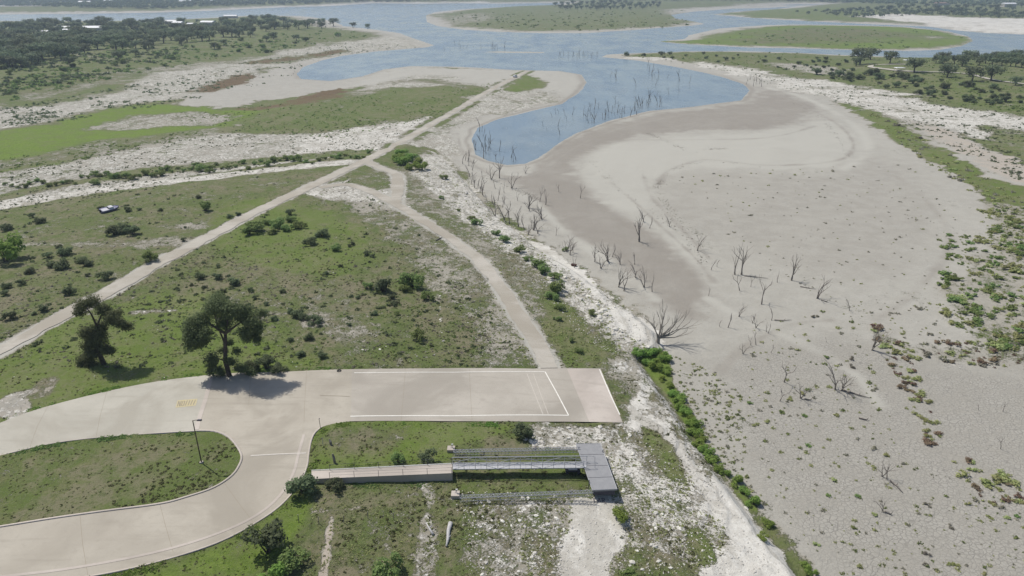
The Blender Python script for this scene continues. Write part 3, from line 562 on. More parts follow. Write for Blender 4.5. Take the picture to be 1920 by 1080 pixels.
class Kind:
    """First placing uses the prototype itself, later placings copy it."""
    def __init__(s, protos): s.p = protos; s.used = set()
    def place(s, loc, rz, sc, label, cat, group, i=None):
        i = random.randrange(len(s.p)) if i is None else i; o = s.p[i]
        if i in s.used: o = copy_tree(o, loc, rz, sc)
        else: s.used.add(i); o.location = loc; o.rotation_euler = (0, 0, rz); o.scale = sc if isinstance(sc, tuple) else (sc,)*3
        return tag(o, label, cat, group)
    def prune(s):
        for i, o in enumerate(s.p):
            if i not in s.used:
                for c in list(o.children): bpy.data.objects.remove(c)
                bpy.data.objects.remove(o)
def bush_proto(name, mat, seed, n=700, size=.13, stems=True):       # about 2 m wide, 1.5 m tall
    r = np.random.default_rng(seed); m = 9
    cs = np.column_stack([r.uniform(-.65, .65, m), r.uniform(-.65, .65, m), r.uniform(.35, 1.05, m)]); rs = r.uniform(.26, .48, m)
    e = empty(name, (0, 0, 0)); V, Fc = leaves(cs, rs, n, size, .9, seed, .5); raw('foliage', V, Fc, mat, e)
    b = MB(); rg = random.Random(seed)
    for k in range(5): b.tube([(rg.uniform(-.1, .1), rg.uniform(-.1, .1), -.25), (rg.uniform(-.3, .3), rg.uniform(-.3, .3), .5), (rg.uniform(-.6, .6), rg.uniform(-.6, .6), 1.0)], [.05, .035, .015], 4)
    b.build('stem', M['bark'], e); return e
def tree_proto(name, mat, seed, n=900, size=.34, H=6.6, W=9.0):
    rg = random.Random(seed); r = np.random.default_rng(seed); e = empty(name, (0, 0, 0)); b = MB(); tips = []
    b.tube([(0, 0, -.6), (rg.uniform(-.2, .2), 0, H*.22), (rg.uniform(-.5, .5), rg.uniform(-.4, .4), H*.36)], [.38, .28, .2], 7); top = b.V[-1]
    for k in range(5):
        an = k*1.26+rg.random(); limb(b, (0, 0, H*.36), (math.cos(an), math.sin(an), rg.uniform(.35, .9)), W*.3, .17, 1, rg, .2, .7, tips, 5)
    b.build('trunk', M['bark'], e)
    cs = [(x*.95, y*.95, min(max(z, H*.34), H*.8)) for x, y, z in tips]; cs += [(r.uniform(-.38, .38)*W, r.uniform(-.38, .38)*W, r.uniform(.3, .8)*H) for _ in range(10)]
    rs = [r.uniform(.13, .20)*W for _ in cs]; V, Fc = leaves(cs, rs, n, size, .7, seed, .4); raw('crown', V, Fc, mat, e); return e
def dead_proto(seed, H=6.0, lean=0, multi=1, depth=2, sp=.75):
    rg = random.Random(seed); b = MB()
    for k in range(multi):
        an = rg.uniform(0, 6.28); limb(b, (math.cos(an)*.2*k, math.sin(an)*.2*k, -.3), (lean+rg.uniform(-.2, .2)*multi, rg.uniform(-.15, .15)*multi, 1), H*.55, .18 if H > 5 else .10, depth, rg, .1, sp, None, 5)
    return b.build('dead_tree', M['dead'])
LM = {}
def near(px, py, key): return min(LM[key], key=lambda a: (a[0]-px)**2+(2*(a[1]-py))**2)[2]
LM['wood'] = [(82,64,'by the low pale building'),(125,56,'by the long pale roofed building'),(176,58,'by the wide grey roofed building'),(330,46,'by the two close white roofed houses'),(391,48,'by the large bright white roof'),(433,34,'by the lakeside white roofed house'),
 (560,55,'at its lakeward tip'),(240,85,'along its middle front edge'),(30,110,'at its left front corner'),(120,95,'in its left front part'),(240,60,'between the grey roof and the paired houses'),(480,55,'past the large bright roof'),(20,60,'at its far left end'),(330,80,'along its right front edge')]
LM['left'] = [(110,490,'in the dark group right of the big bright bush'),(20,595,'low by the left edge'),(130,540,'near the very dark narrow shrub'),(232,436,'in the row below the beached boat'),(60,415,'at the upper left edge'),(215,395,'beside the beached boat'),(180,515,'just above the dirt track'),(385,400,'near the lone round green shrub'),(440,406,'high beside the track')]
LM['right'] = [(420,525,'near the track above the large oak'),(580,600,'in the cluster right of the large oak'),(590,660,'just above the road edge'),(690,480,'at the upper end'),(590,445,'beside the green thicket'),(735,565,'around the wide central shrub'),(650,520,'in the open middle'),(480,575,'behind the large oak')]
LM['bluff'] = [(1040,550,'below the gravel track bend'),(985,485,'along the rock edge middle'),(890,415,'high near the cove'),(1080,640,'above the boat ramp end'),(828,350,'nearest the track junction')]
LM['strip'] = [(1210,672,'at its upper end by the rock'),(1250,710,'beside the ramp end'),(1285,775,'at its widest middle part'),(1320,840,'past its middle'),(1370,895,'at its narrow lower part'),(1430,980,'by the rounded rock bulges'),(1510,1070,'at the picture bottom')]
LM['row'] = [(60,350,'at its left end'),(200,340,'above the beached boat'),(380,318,'around its tallest green shrub'),(520,305,'right of its middle'),(640,290,'near the dirt track')]
LM['bank'] = [(1600,135,'below the tall spreading tree'),(1690,150,'below the picnic shelters'),(1780,170,'below the bushy grey green tree'),(1900,195,'at the right edge')]
LM['mead'] = [(60,150,'at the left'),(200,120,'below the wood left part'),(400,100,'below the wood middle'),(600,75,'near the two ridge trees')]
LM['cliff'] = [(1650,15,'at the left'),(1750,20,'in the middle'),(1880,30,'at the right'),(1890,12,'by the blue white house')]
LM['grove'] = [(1060,10,'at its left end'),(1140,12,'in its middle'),(1220,10,'at its right end')]
LM['lakes'] = [(1750,120,'left part'),(1830,118,'middle'),(1910,116,'right end')]
LM['snag'] = [(920,340,'nearest the cove'),(1000,420,'along its upper part'),(1150,480,'left of the dark band'),(1220,550,'above the fan shaped tree'),(1380,510,'around the close pair'),(1440,620,'below the close pair')]
def hm(hpx, p): return hpx/(pxm(*p)*.93)

# ---------------------------------------------------------------- the two live oaks beside the road
def oak(px, py, H, limbs, clusters, label, n, seed, rad=.42):
    p = pt(px, py); e = empty('oak_tree', p); tag(e, label, 'tree'); rg = random.Random(seed)
    sp = 1/pxm(*p); b = MB(); dz = .93
    def W(dx, dy): return (dx*sp*1.0, dy*sp/dz)          # picture offsets to metres across / up
    tb = MB()
    for k, (pts, r0, r1) in enumerate(limbs):
        P3 = [Vector((*[W(x+( -.19*0), y)[0]], yy, W(x, y)[1])) for x, y, yy in pts]
        m = len(P3); b = MB(); b.tube([v+Vector((rg.uniform(-.12, .12), rg.uniform(-.1, .1), 0)) if 0 < i < m-1 else v for i, v in enumerate(P3)], [r0+(r1-r0)*i/(m-1) for i in range(m)], 8); b.build('limb' if k else 'trunk', M['bark'], e, True)
    cs = []; rs = []
    for x, y, yy, r in clusters:
        X, Zz = W(x, y); cs.append((X, yy, Zz)); rs.append(r*sp)
    V, Fc = leaves([(c[0]+rg.uniform(-.5,.5), c[1]+rg.uniform(-.6,.6), c[2]+rg.uniform(-.3,.3)) for c in cs]+cs, [r*1.30 for r in rs]+[r*.9 for r in rs], n, .15, .85, seed, .15); raw('crown', V, Fc, M['oak'], e); return e
# clusters: dx, up (picture px, upright), depth m, radius px
oak(431,705,15.5, [([(0,-4,0),(-3,30,0),(2,62,0),(6,86,.1)], .50, .30), ([(6,84,0),(-18,98,.5),(-38,108,.8)], .30, .10), ([(6,84,0),(16,106,-.4),(12,132,-.6)], .26, .08), ([(6,84,0),(30,100,.3),(52,112,.8)], .26, .08), ([(0,30,0),(-14,40,-.8),(-24,50,-1)], .16, .05), ([(2,62,0),(-16,92,2.0),(-20,118,3)], .2, .06)],
 [(-46,88,.5,15),(-62,78,0,13),(-58,98,1.5,14),(-36,110,1,17),(-24,92,-1.5,11),(-18,126,1.5,17),(2,136,0,18),(22,134,-1,17),(8,112,2.5,15),(40,122,1,17),(58,108,0,15),(66,92,.5,11),(46,92,-1.5,12),(30,108,2,13),(-48,74,-1,10),(70,116,1.5,10),(54,80,1,9),(-22,38,-1,12),(-28,26,-.5,9),(-10,22,-1.5,8),(16,48,.8,8),(10,38,-1,7),(14,14,.5,9),(34,8,1,10),(-62,66,0,12),(-50,62,1,12),(-36,72,0,12),(-70,86,1,10),(44,76,0,11),(60,70,.5,9),(0,100,1,14),(-8,140,3,12),(2,26,.8,9),(-4,48,1,8),(8,62,1,8),(-12,8,0,9),(24,16,0,9),(-34,14,0,8)],
 'large live oak with wide crown, its shadow spilling onto the concrete road', 34000, 3)
oak(196,683,13, [([(0,-4,0),(-6,24,0),(-2,52,0),(4,76,.2)], .50, .28), ([(4,74,0),(14,92,.3),(34,96,.5),(52,80,.8)], .22, .07), ([(4,74,0),(0,98,-.3),(-8,118,-.4)], .22, .07), ([(-2,50,0),(12,44,-.5),(26,36,-.8)], .14, .05)],
 [(-12,114,0,12),(-22,102,.5,9),(6,118,0,12),(22,104,.5,12),(34,94,0,12),(44,84,0,10),(52,72,.3,9),(24,84,1.2,11),(-18,60,0,14),(-8,46,0,15),(2,58,.5,14),(10,70,.8,12),(-20,36,.5,13),(12,32,-.8,10),(24,30,-.8,8),(-36,10,0,12),(-26,2,-.5,11),(-44,2,.3,9),(-14,22,.2,12),(34,90,1.8,9)],
 'dark crooked live oak with an arching top, left of the larger oak', 24000, 5)

# ---------------------------------------------------------------- shrubs traced one by one
BK = {k: Kind([bush_proto('shrub', M[m], 100+17*i+s, 1150, .085) for i in range(6)]) for k, m, s in (('d', 'dark', 0), ('g', 'green', 5), ('b', 'bright', 9))}
COLN = {'d': 'dark olive', 'g': 'mid green', 'b': 'bright green'}
def shrub(px, py, wpx, k, label, group, flat=1.0):
    p = pt(px, py); s = wpx/pxm(*p)/1.95; return BK[k].place(p, random.uniform(0, 6.28), (s, s, s*flat*random.uniform(.85, 1.1)), label, 'shrub', group)
for a in [(566,921,64,'d','large round olive shrub at the road edge where the walkway begins'),(502,1036,80,'d','largest dark leafy shrub beside the curving road in the foreground'),
 (554,1056,60,'g','mid green shrub touching the right side of the largest dark shrub'),(517,1082,56,'b','bright green rounded shrub in front of the largest dark shrub'),
 (632,918,38,'d','hazy olive shrub against the near side of the concrete walkway'),(746,867,30,'g','small shrub behind the walkway, left of its darker neighbour'),(802,868,38,'d','dark round shrub behind the walkway beside the gangway end'),
 (980,818,44,'d','dark shrub at the ramp edge above the far lattice boom'),(730,1086,64,'g','green shrub at the bottom edge below the rubble slope'),(1162,974,38,'b','bright green tall weed bush just below the floating dock'),
 (10,490,66,'b','big bright green bush at the left edge of the field'),(283,490,32,'g','round green shrub just above the dirt track'),(386,395,28,'g','green shrub alone in the grass right of the beached boat'),
 (130,550,27,'d','very dark narrow shrub above the dirt track on the left'),(785,637,30,'g','green shrub beside the low stone line'),(720,547,42,'d','dark shrub in the middle of the field left of the green pair'),
 (773,538,46,'g','wide green shrub in the field beside the broken stone line'),(802,562,26,'g','smaller green shrub just below the wide green shrub'),(1044,547,36,'g','green bush on the limestone slope beside the gravel track'),(1180,1090,40,'g','bush at the bottom edge on the limestone rubble'),(470,694,34,'d','low dark shrub at the foot of the large live oak, touching its trunk'),(500,692,40,'d','wider dark shrub on the road edge just right of the large live oak'),(526,697,30,'d','last dark shrub on the road edge right of the large live oak'),(404,690,26,'d','dark shrub left of the large live oak trunk')]:
    shrub(*a, None)
GRP = [('dark olive shrub among the scattered shrubs between the long dirt track and the left white limestone band','shrubs left of the long track',
  [(92,483),(122,478,30),(95,500),(122,502,34),(57,512),(160,497,28),(198,522,28),(165,518,12),(20,597,28),(85,582,24),(12,540),(12,553,18),(150,493),(62,408,16),(75,418,24),(12,432,26),(190,393,14),(240,396,18),(250,440,30),(215,440,30),(232,436,34),(372,372,12),(432,408,14),(445,404,14),(345,452,12),(110,465,14),(40,535,18),(300,396,10),(262,394,10),(65,590,12)], 'd'),
 ('olive shrub among the shrubs right of the long dirt track in the big grass field','shrubs right of the long track',
  [(375,522),(410,522),(442,532,28),(545,402,20),(605,443,30),(580,458,26),(690,478,18),(659,459,12),(700,482,14),(560,592,30),(590,607,30),(545,585,16),(580,636,22),(603,670,22),(562,667,20),(420,547,14),(530,548,14),(655,462,10),(575,600,20),(640,500,10),(672,560,12),(700,590,16),(545,640,14),(655,610,12),(742,570,20),(735,560,18),(480,560,14),(500,572,12),(400,560,12),(470,545,12),(385,540,12),(360,535,10),(610,515,12),(498,590,14),(515,600,16)], 'd'),
 ('mid green shrub in the loose thicket right of the long dirt track','green thicket right of the track',
  [(480,433,42),(468,440,30),(520,428,36),(563,428,24),(540,432,22),(630,468,26),(545,415,24),(500,420,20),(510,438,20),(760,545,26),(690,540,22),(745,590,14)], 'g'),
 ('small green bush rooted along the limestone slope above the dry lake bed','bushes along the bluff slope',
  [(1038,522,28),(1036,560,28),(975,473,24),(945,452,24),(885,412,18),(894,420,22),(828,372,12),(1008,500,30),(1020,510,30),(990,488,20),(930,440,18),(1060,470,14),(1050,580,24),(832,335,18),(1110,590,18),(1045,600,16),(1085,660,18),(860,395,10),(1072,640,16)], 'g'),
 ('bright green bush in the clump where the two gravel tracks meet','bright bushes at the track junction',
  [(745,302,26),(760,308,36),(775,302,30),(792,318,28),(752,292,24),(782,310,28),(768,318,20)], 'b'),
 ('bright green leafy bush in the strip at the foot of the bluff','bright growth under the bluff',
  [(x, y, random.choice((18, 24, 30))) for x, y in ((1195,668),(1212,668),(1228,664),(1243,676),(1215,684),(1232,690),(1250,700),(1240,712),(1256,725),(1262,742),(1275,752),(1270,765),(1284,775),(1296,786),(1290,798),(1306,802),(1300,815),(1316,825),(1312,840),(1326,852),(1338,868),(1348,882),(1362,890),(1380,905),(1395,925),(1412,944),(1440,985),(1508,1062),(1520,1078),(1430,1010))], 'b'),
 ('green shrub in the low row growing between the two white limestone bands','shrub row between the limestone bands',
  [(x, 338-(x-150)*.088+random.uniform(-6, 8), random.choice((10, 14, 20))) for x in list(range(10, 700, 12))]+[(380,322,30),(395,318,20),(300,330,22),(180,345,20),(560,300,20)], 'g')]
KEYS = iter(('left', 'right', 'thk', 'bluff', 'junc', 'strip', 'row'))
SHORT = dict(left='dark shrub left of the track, ', right='olive shrub right of the track, ', thk='mid green shrub in the loose thicket right of the long track', bluff='small green bush on the limestone slope, ', junc='bright green bush in the clump where the gravel tracks meet', strip='bright bush under the bluff, ', row='shrub between the limestone bands, ')
for lab, grp, pts, k in GRP:
    key = next(KEYS)
    for q in pts: shrub(q[0], q[1], q[2] if len(q) > 2 else 22, k, SHORT[key]+(near(q[0], q[1], key) if key in LM else ''), grp, .8)
def inside(poly, n, seed, minpx=0):
    r = np.random.default_rng(seed); a = np.array(poly, float); lo = a.min(0); hi = a.max(0); out = []
    while len(out) < n:
        c = lo+(hi-lo)*r.random((n*3, 2)); c = c[sdist(c[:, 0], c[:, 1], a) > 0]
        for q in c:
            if not minpx or all((q[0]-o[0])**2+((q[1]-o[1])*2)**2 > minpx**2 for o in out): out.append(tuple(q))
            if len(out) >= n: break
        minpx *= .93
    return out
for poly, n, wd, k, lab, grp in [
 ([(0,70),(300,85),(640,60),(740,64),(560,92),(400,112),(250,135),(0,185)], 60, (8, 18), 'g', 'low green bush on the meadow edge between the far left woodland and the limestone shore', 'bushes in front of the far left wood'),
 ([(1560,128),(1640,135),(1920,170),(1920,205),(1780,188),(1640,165),(1500,140)], 60, (9, 22), 'd', 'olive bush on the rough slope below the parkland on the right bank', 'bushes on the right bank slope'),
 ([(1160,104),(1300,100),(1600,112),(1560,140),(1400,125),(1250,112)], 35, (6, 12), 'd', 'low scrub bush on the narrow right hand peninsula', 'scrub on the right peninsula')]:
    for q in inside(poly, n, len(lab), 10): shrub(q[0], q[1], random.uniform(*wd), k, {'bushes in front of the far left wood': 'low green bush on the far left meadow, '+near(q[0], q[1], 'mead'), 'bushes on the right bank slope': 'olive bush on the right bank slope, '+near(q[0], q[1], 'bank')}.get(grp, lab), grp, .8)
for k in BK.values(): k.prune()

# ---------------------------------------------------------------- trees further off
FT = Kind([tree_proto('oak_tree', M['fart'], 300+i) for i in range(6)])
def ftree(px, py, wpx, label, group, i=None, tall=1.0):
    p = pt(px, py); s = wpx/pxm(*p)/9.6; return FT.place(p, random.uniform(0, 6.28), (s, s, s*tall), label, 'tree', group, i)
wood = [(-20,50),(100,47),(300,43),(560,41),(628,48),(630,54),(480,64),(430,75),(330,85),(230,98),(190,92),(120,112),(60,125),(-20,132)]
HS = [(119,56),(128,61),(146,57),(82,64),(176,58),(322,45),(335,48),(391,48),(433,34),(360,49)]
for q in sorted(inside(wood, 200, 5, 14), key=lambda q: q[1]):
    if any(abs(q[0]-a) < 13 and -1 < q[1]-b < 11 for a, b in HS): continue
    ftree(q[0], q[1], (18+(q[1]-40)*.30)*random.uniform(.8, 1.35), 'dark oak of the far left woodland, '+near(q[0], q[1], 'wood'), 'oaks of the far left woodland', None, random.uniform(.75, 1.0))
for x, y, wd in [(403,92,16),(513,73,16),(556,76,14),(500,78,14),(223,113,22),(120,112,26),(275,92,18),(133,125,24),(340,85,20),(255,105,16),(20,128,26),(60,120,24),(420,85,14),(470,70,14)]:
    ftree(x, y, wd*1.2, 'separate tree on the meadow in front of the dense far left woodland', 'meadow trees by the far left wood')
ftree(662,52,15,'small ridge tree by the open water, left one of two',None); ftree(690,54,14,'small ridge tree by the open water, right one of two',None)
for a in [(1612,121,46,'tall spreading tree at the left end of the right bank parkland'),(1632,112,34,'tree just behind the tall spreading tree on the right bank'),(1605,124,26,'low dark tree under the tall spreading park tree'),
  (1668,119,34,'compact dark tree beside the pale shelter on the right bank'),(1712,150,0,''),(1714,136,40,'open crowned tree with a leaning trunk and long shadow, in the park'),(1776,145,38,'bushy grey green tree between the shelters and the park road'),
  (1822,152,40,'wide pale green tree left of the park road'),(1858,151,44,'wide olive tree over the park road'),(1904,160,26,'small round tree at the right edge below the park road'),(1770,140,24,'darker tree behind the bushy grey green one')]:
    if a[2]: ftree(a[0], a[1], a[2], a[3], None)
for q in inside([(1730,117),(1920,110),(1960,118),(1920,128),(1760,124)], 26, 8, 9): ftree(q[0], q[1], random.uniform(20, 32), 'tree in the lakeside row of the right park, '+near(q[0], q[1], 'lakes'), 'lakeside tree row in the park')
for q in inside([(1035,12),(1100,6),(1235,8),(1240,14),(1180,20),(1060,19)], 48, 9, 8): ftree(q[0], q[1], random.uniform(9, 14), 'dark tree of the central island grove, '+near(q[0], q[1], 'grove'), 'grove on the central island')
for q in inside([(1840,40),(1920,25),(1920,36),(1790,32),(1620,20),(1700,14),(1920,14)], 50, 10, 9): ftree(q[0], q[1], random.uniform(10, 17), 'tree behind the far right white cliffs, '+near(q[0], q[1], 'cliff'), 'trees above the far right cliffs')
FT.prune()
def blob_wood(name, poly, n, wrange, label, seed):
    r = np.random.default_rng(seed); P = land_pts(inside(poly, n, seed)); z = hgt(P[:, 0], P[:, 1], False); s = r.uniform(*wrange, n)
    m = 26; C0 = np.column_stack([P, z+s*.35]); d = r.normal(size=(n, m, 3)); d /= np.linalg.norm(d, axis=2)[..., None]; d[..., 2] = np.abs(d[..., 2])*.9-.15
    c = C0[:, None]+d*s[:, None, None]*np.array([.5, .5, .42])*r.uniform(.6, 1.05, (n, m, 1)); c = c.reshape(-1, 3); k = len(c)
    nn = d.reshape(-1, 3)+r.normal(size=(k, 3))*.4; nn /= np.linalg.norm(nn, axis=1)[:, None]; a = np.cross(nn, r.normal(size=(k, 3))); a /= np.linalg.norm(a, axis=1)[:, None]; b = np.cross(nn, a)
    q = np.repeat(s, m)[:, None]*.2; V = np.stack([c-a*q, c+b*q, c+a*q, c-b*q], 1).reshape(-1, 3)
    return tag(raw(name, V, np.arange(4*k).reshape(-1, 4), M['fart']), label, 'woodland', None, 'stuff')
blob_wood('far_woodland', [(-300,62),(-300,50),(100,46),(300,42),(560,40),(628,46),(480,58),(300,66),(100,80),(-20,95),(-300,100)], 560, (6, 11), 'smaller oaks filling in the dense woodland on the far left shore', 70)
blob_wood('far_woodland', [(-300,-8),(940,-8),(900,0),(640,6),(480,10),(280,17),(100,14),(-300,8)], 2600, (11, 18), 'distant wooded hills beyond the lake at the upper left', 71)
blob_wood('far_woodland', [(940,-9),(2300,-9),(2300,12),(1700,10),(1500,2),(1240,3),(940,-2)], 2000, (11, 18), 'distant wooded hills beyond the lake at the upper right', 72)
blob_wood('shore_scrub', [(1480,24),(1660,14),(1920,24),(1920,34),(1760,29),(1600,34)], 260, (6, 12), 'distant low scrub on the flats above the big green island', 73)

# ---------------------------------------------------------------- dead trees
DK = Kind([dead_proto(500+i, 6, 0, (1, 1, 2, 3, 1, 2)[i], (2, 2, 2, 2, 1, 2)[i]) for i in range(6)]); SK = Kind([dead_proto(560+i, 4, 0, 1, 1, .45) for i in range(4)])
def dead(px, py, hpx, label, group=None, i=None, kind=DK, wide=1.0):
    p = pt(px, py); p = (p[0], p[1], max(p[2], ZW-.2)); s = hm(hpx, p)/6.0*(1.0 if kind is DK else 1.5); return kind.place(p, random.uniform(0, 6.28), (s*wide, s*wide, s), label, 'dead tree', group, i)
# the big fan-shaped dead tree hanging off the bluff
p = pt(1233,641); b = MB(); rg = random.Random(4); sp = 1/pxm(*p)
b.tube([(0, 0, -.6), (.1, 0, .8), (.25, 0, 1.8)], [.55, .42, .32], 8)
for k, (dx, up, L_) in enumerate([(-.35,1,4.6),(.05,1,5.2),(.75,.8,5.2),(1,.42,5.6),(1,.12,5.4),(-.6,.7,3),(1,.25,4.8),(.45,1,4.6),(.9,.62,4.8),(.3,.7,3.5)]):
    limb(b, (.2, rg.uniform(-.15, .15), rg.uniform(.6, 1.7)), (dx, rg.uniform(-.45, .45), up), L_*.78, .20, 2, rg, .02, .5, None, 5)
o = b.build('dead_tree', M['dead']); o.location = p; tag(o, 'large bare dead tree fanning out over the mud from the white rock bluff', 'dead tree')
for a in [(1378,515,50,'upright dark trunk of the close pair of dead trees on the mud'),(1391,515,50,'leaning right hand trunk of the close pair of dead trees on the mud'),(1484,526,44,'dead tree standing between the close pair and the stubby topped one'),
 (1533,560,42,'stout dead trunk with a stubby crown, alone on the open mud'),(1428,571,46,'thin dead tree just below the close pair of dead trees'),(1308,470,30,'small dead tree at the pale ridge above the close pair'),(1198,453,48,'many stemmed dead shrub tree on the dark mud band'),
 (1634,656,46,'short forked dead tree beside the russet weeds'),(1592,582,20,'short broken dead stump cluster on the open mud'),(1470,716,44,'leaning bare dead tree above a lower dead bush on the near mud'),(1462,752,32,'low twiggy dead bush on the near mud'),(1501,747,38,'thin bent dead tree right of the low twiggy bush'),
 (1565,730,48,'dead tree with a fallen limb, left of two on the near mud'),(1577,732,40,'twisted dead tree joined to a fallen limb, right of two'),(1654,894,32,'thin dead tree standing over the lowest green weed on the near mud'),(1663,898,40,'dark bent dead tree with branches sprawled on the cracked mud'),
 (1656,960,26,'lone thin dead stem lowest on the cracked mud')]: dead(*a)
for x, y, h in [(1333,506,26),(1345,500,20),(1410,606,26),(1446,601,32),(1364,614,36),(1418,647,32),(1350,612,20),(1328,555,20),(1880,772,24),(1877,842,30),(1445,662,22),(1550,642,14),(1440,625,26),(1820,900,20),(1835,770,18)]:
    dead(x, y, h, 'thin bare dead sapling scattered over the open lake bed mud', 'thin saplings on the open mud', None, SK)
for x, y in inside([(1090,480),(1140,470),(1210,520),(1240,560),(1210,570),(1150,545)], 7, 77, 16)+inside([(1330,500),(1460,480),(1480,640),(1400,680),(1340,620)], 8, 78, 20)+inside([(900,330),(940,330),(1060,440),(1090,490),(1000,445)], 12, 79, 10):
    dead(x, y, random.uniform(16, 34), 'slender dead tree on the mud, '+near(x, y, 'snag'), 'slender dead trees on the mud')
for x, y, h in [(1140,490,36),(1115,491,30),(1190,496,28),(1170,546,38),(1159,538,38),(1062,472,24),(1069,478,26),(1077,502,26),(1000,432,32),(983,430,34),(972,425,30),(1008,438,26),(955,420,40),(945,414,30),(928,405,30),(1012,378,26),(1023,384,30),(1048,360,16),(1088,372,24),(1218,428,26),(1206,416,24),(985,325,16),(1255,425,20),(990,440,20),(930,300,14),(905,366,20),(890,352,20)]:
    dead(x, y, h, 'dead bare tree along the muddy foot of the limestone bluff', 'dead trees along the bluff foot')
for poly, n, h, lab, grp in [
 ([(855,300),(880,300),(960,385),(985,425),(950,410),(880,350)], 30, (14, 28), 'thin grey dead stem on the bluff top near the cove', 'dead stems on the cove side of the bluff'),
 ([(885,245),(905,240),(960,300),(990,305),(985,312),(930,312),(890,290)], 18, (16, 34), 'dead stem standing in the pool tip nearest the camera', 'dead stems at the pool tip'),
 ([(1090,215),(1180,190),(1240,185),(1245,205),(1180,220),(1100,240)], 52, (10, 26), 'dead stem standing in the middle of the narrow cove water', 'dead stems in the cove water'),
 ([(1000,225),(1060,205),(1090,230),(1040,262)], 10, (10, 22), 'dead stem in the water between the pool tip and the middle of the cove', 'dead stems in the inner cove'),
 ([(830,88),(945,84),(950,96),(830,95)], 22, (5, 14), 'dead stem standing in the lake left of the thin sandbar', 'dead stems left of the sandbar'),
 ([(1045,104),(1120,102),(1125,112),(1050,112)], 22, (6, 14), 'dead stem standing in the lake off the tip of the right peninsula', 'dead stems off the peninsula tip'),
 ([(1140,118),(1330,135),(1300,185),(1250,190),(1130,150)], 22, (10, 20), 'dead stem scattered in the wide part of the cove', 'dead stems in the wide cove'),
 ([(1385,148),(1425,150),(1430,165),(1390,165)], 8, (10, 20), 'dead stem on the pale bank at the right end of the cove', 'dead stems at the right end of the cove')]:
    for q in inside(poly, n, int(poly[0][0]), 3): dead(q[0], q[1], random.uniform(*h), lab, grp, None, SK, 1.0)
DK.prune(); SK.prune()

# ---------------------------------------------------------------- weeds on the lake bed
def weed_proto(mat, seed):
    r = np.random.default_rng(seed); m = 6; cs = np.column_stack([r.uniform(-.35, .35, m), r.uniform(-.3, .3, m), r.uniform(.08, .28, m)]); V, Fc = leaves(cs, r.uniform(.14, .26, m), 110, .10, .6, seed, .3)
    return raw('weed_clump', V, Fc, mat)
WK = {k: Kind([weed_proto(M[m], 700+i*7+j) for i in range(3)]) for j, (k, m) in enumerate((('w', 'weed'), ('y', 'dryw'), ('r', 'redw'), ('b', 'green')))}
WZ = [  # outline px, count, width px, kinds, label words
 ([(1255,665),(1330,690),(1390,740),(1400,800),(1395,880),(1440,950),(1420,950),(1330,850),(1290,780),(1262,720)], 330, (4, 13), 'wwyb', 'small weed on the mud beside the bright strip under the bluff', 'weeds by the bluff strip'),
 ([(1830,390),(1935,390),(1935,470),(1860,470)], 150, (5, 20), 'wb', 'weed in the upper green drift at the right edge', 'weeds at the right edge upper'),
 ([(1760,440),(1935,430),(1935,660),(1850,660),(1770,600)], 300, (5, 32), 'wbb', 'leafy green weed in the dense drift at the right edge', 'weeds in the right hand drift'),
 ([(1600,195),(1700,240),(1850,330),(1920,370),(1920,440),(1820,360),(1700,280)], 180, (5, 16), 'wwd', 'weed in the diagonal green line below the tan bank', 'weeds in the diagonal line'),
 ([(1630,600),(1700,620),(1740,760),(1770,830),(1740,835),(1690,760)], 70, (8, 26), 'wwr', 'weed in the diagonal green and russet drift on the near mud', 'weeds in the near diagonal drift'),
 ([(1785,865),(1830,862),(1890,890),(1935,930),(1900,950),(1860,950),(1800,895)], 40, (12, 32), 'wwr', 'weed in the lowest green drift at the right edge', 'weeds in the lowest drift'),
 ([(1640,640),(1935,640),(1935,690),(1800,690)], 70, (8, 24), 'rwy', 'russet weed below the dense green drift', 'russet weeds'),
 ([(1260,330),(1700,300),(1800,400),(1780,560),(1600,600),(1400,480)], 260, (3, 9), 'yyw', 'small dark weed dotted over the open middle of the lake bed', 'dark dots on the open mud'),
 ([(1400,620),(1620,560),(1640,700),(1700,860),(1930,960),(1930,1085),(1560,1085),(1460,960),(1400,800)], 420, (4, 16), 'wwyb', 'small weed dotted over the near cracked mud', 'weeds on the near cracked mud'),
 ([(1600,590),(1800,560),(1850,660),(1700,650)], 60, (5, 16), 'yw', 'weed between the stout dead trunk and the green drift', 'pale weeds mid mud')]
allw = []
for poly, n, wr, ks, lab, grp in WZ:
    P = inside(poly, n, int(poly[0][0]+n), 2); L = land_pts(P); zz_ = hgt(L[:, 0], L[:, 1])
    for (x, y), q, z in zip(L, P, zz_):
        wd = wr[0]+(wr[1]-wr[0])*random.random()**2; k = random.choice(ks); k = 'y' if k == 'd' else k; allw.append((wd, x, y, z, k, ('larger ' if wd > (wr[0]+wr[1])*.5 else 'smaller ')+{'w': 'olive', 'y': 'dull dry', 'r': 'russet', 'b': 'green'}[k]+' weed '+lab.split('weed ')[1], grp))
allw.sort(key=lambda a: -a[0])
for wd, x, y, z, k, lab, grp in allw[:290]:
    s = wd/pxm(x, y, z)/.95; WK[k].place((x, y, z), random.uniform(0, 6.28), (s, s*.85, s*.7), lab, 'weed', grp)
for k in WK.values(): k.prune()
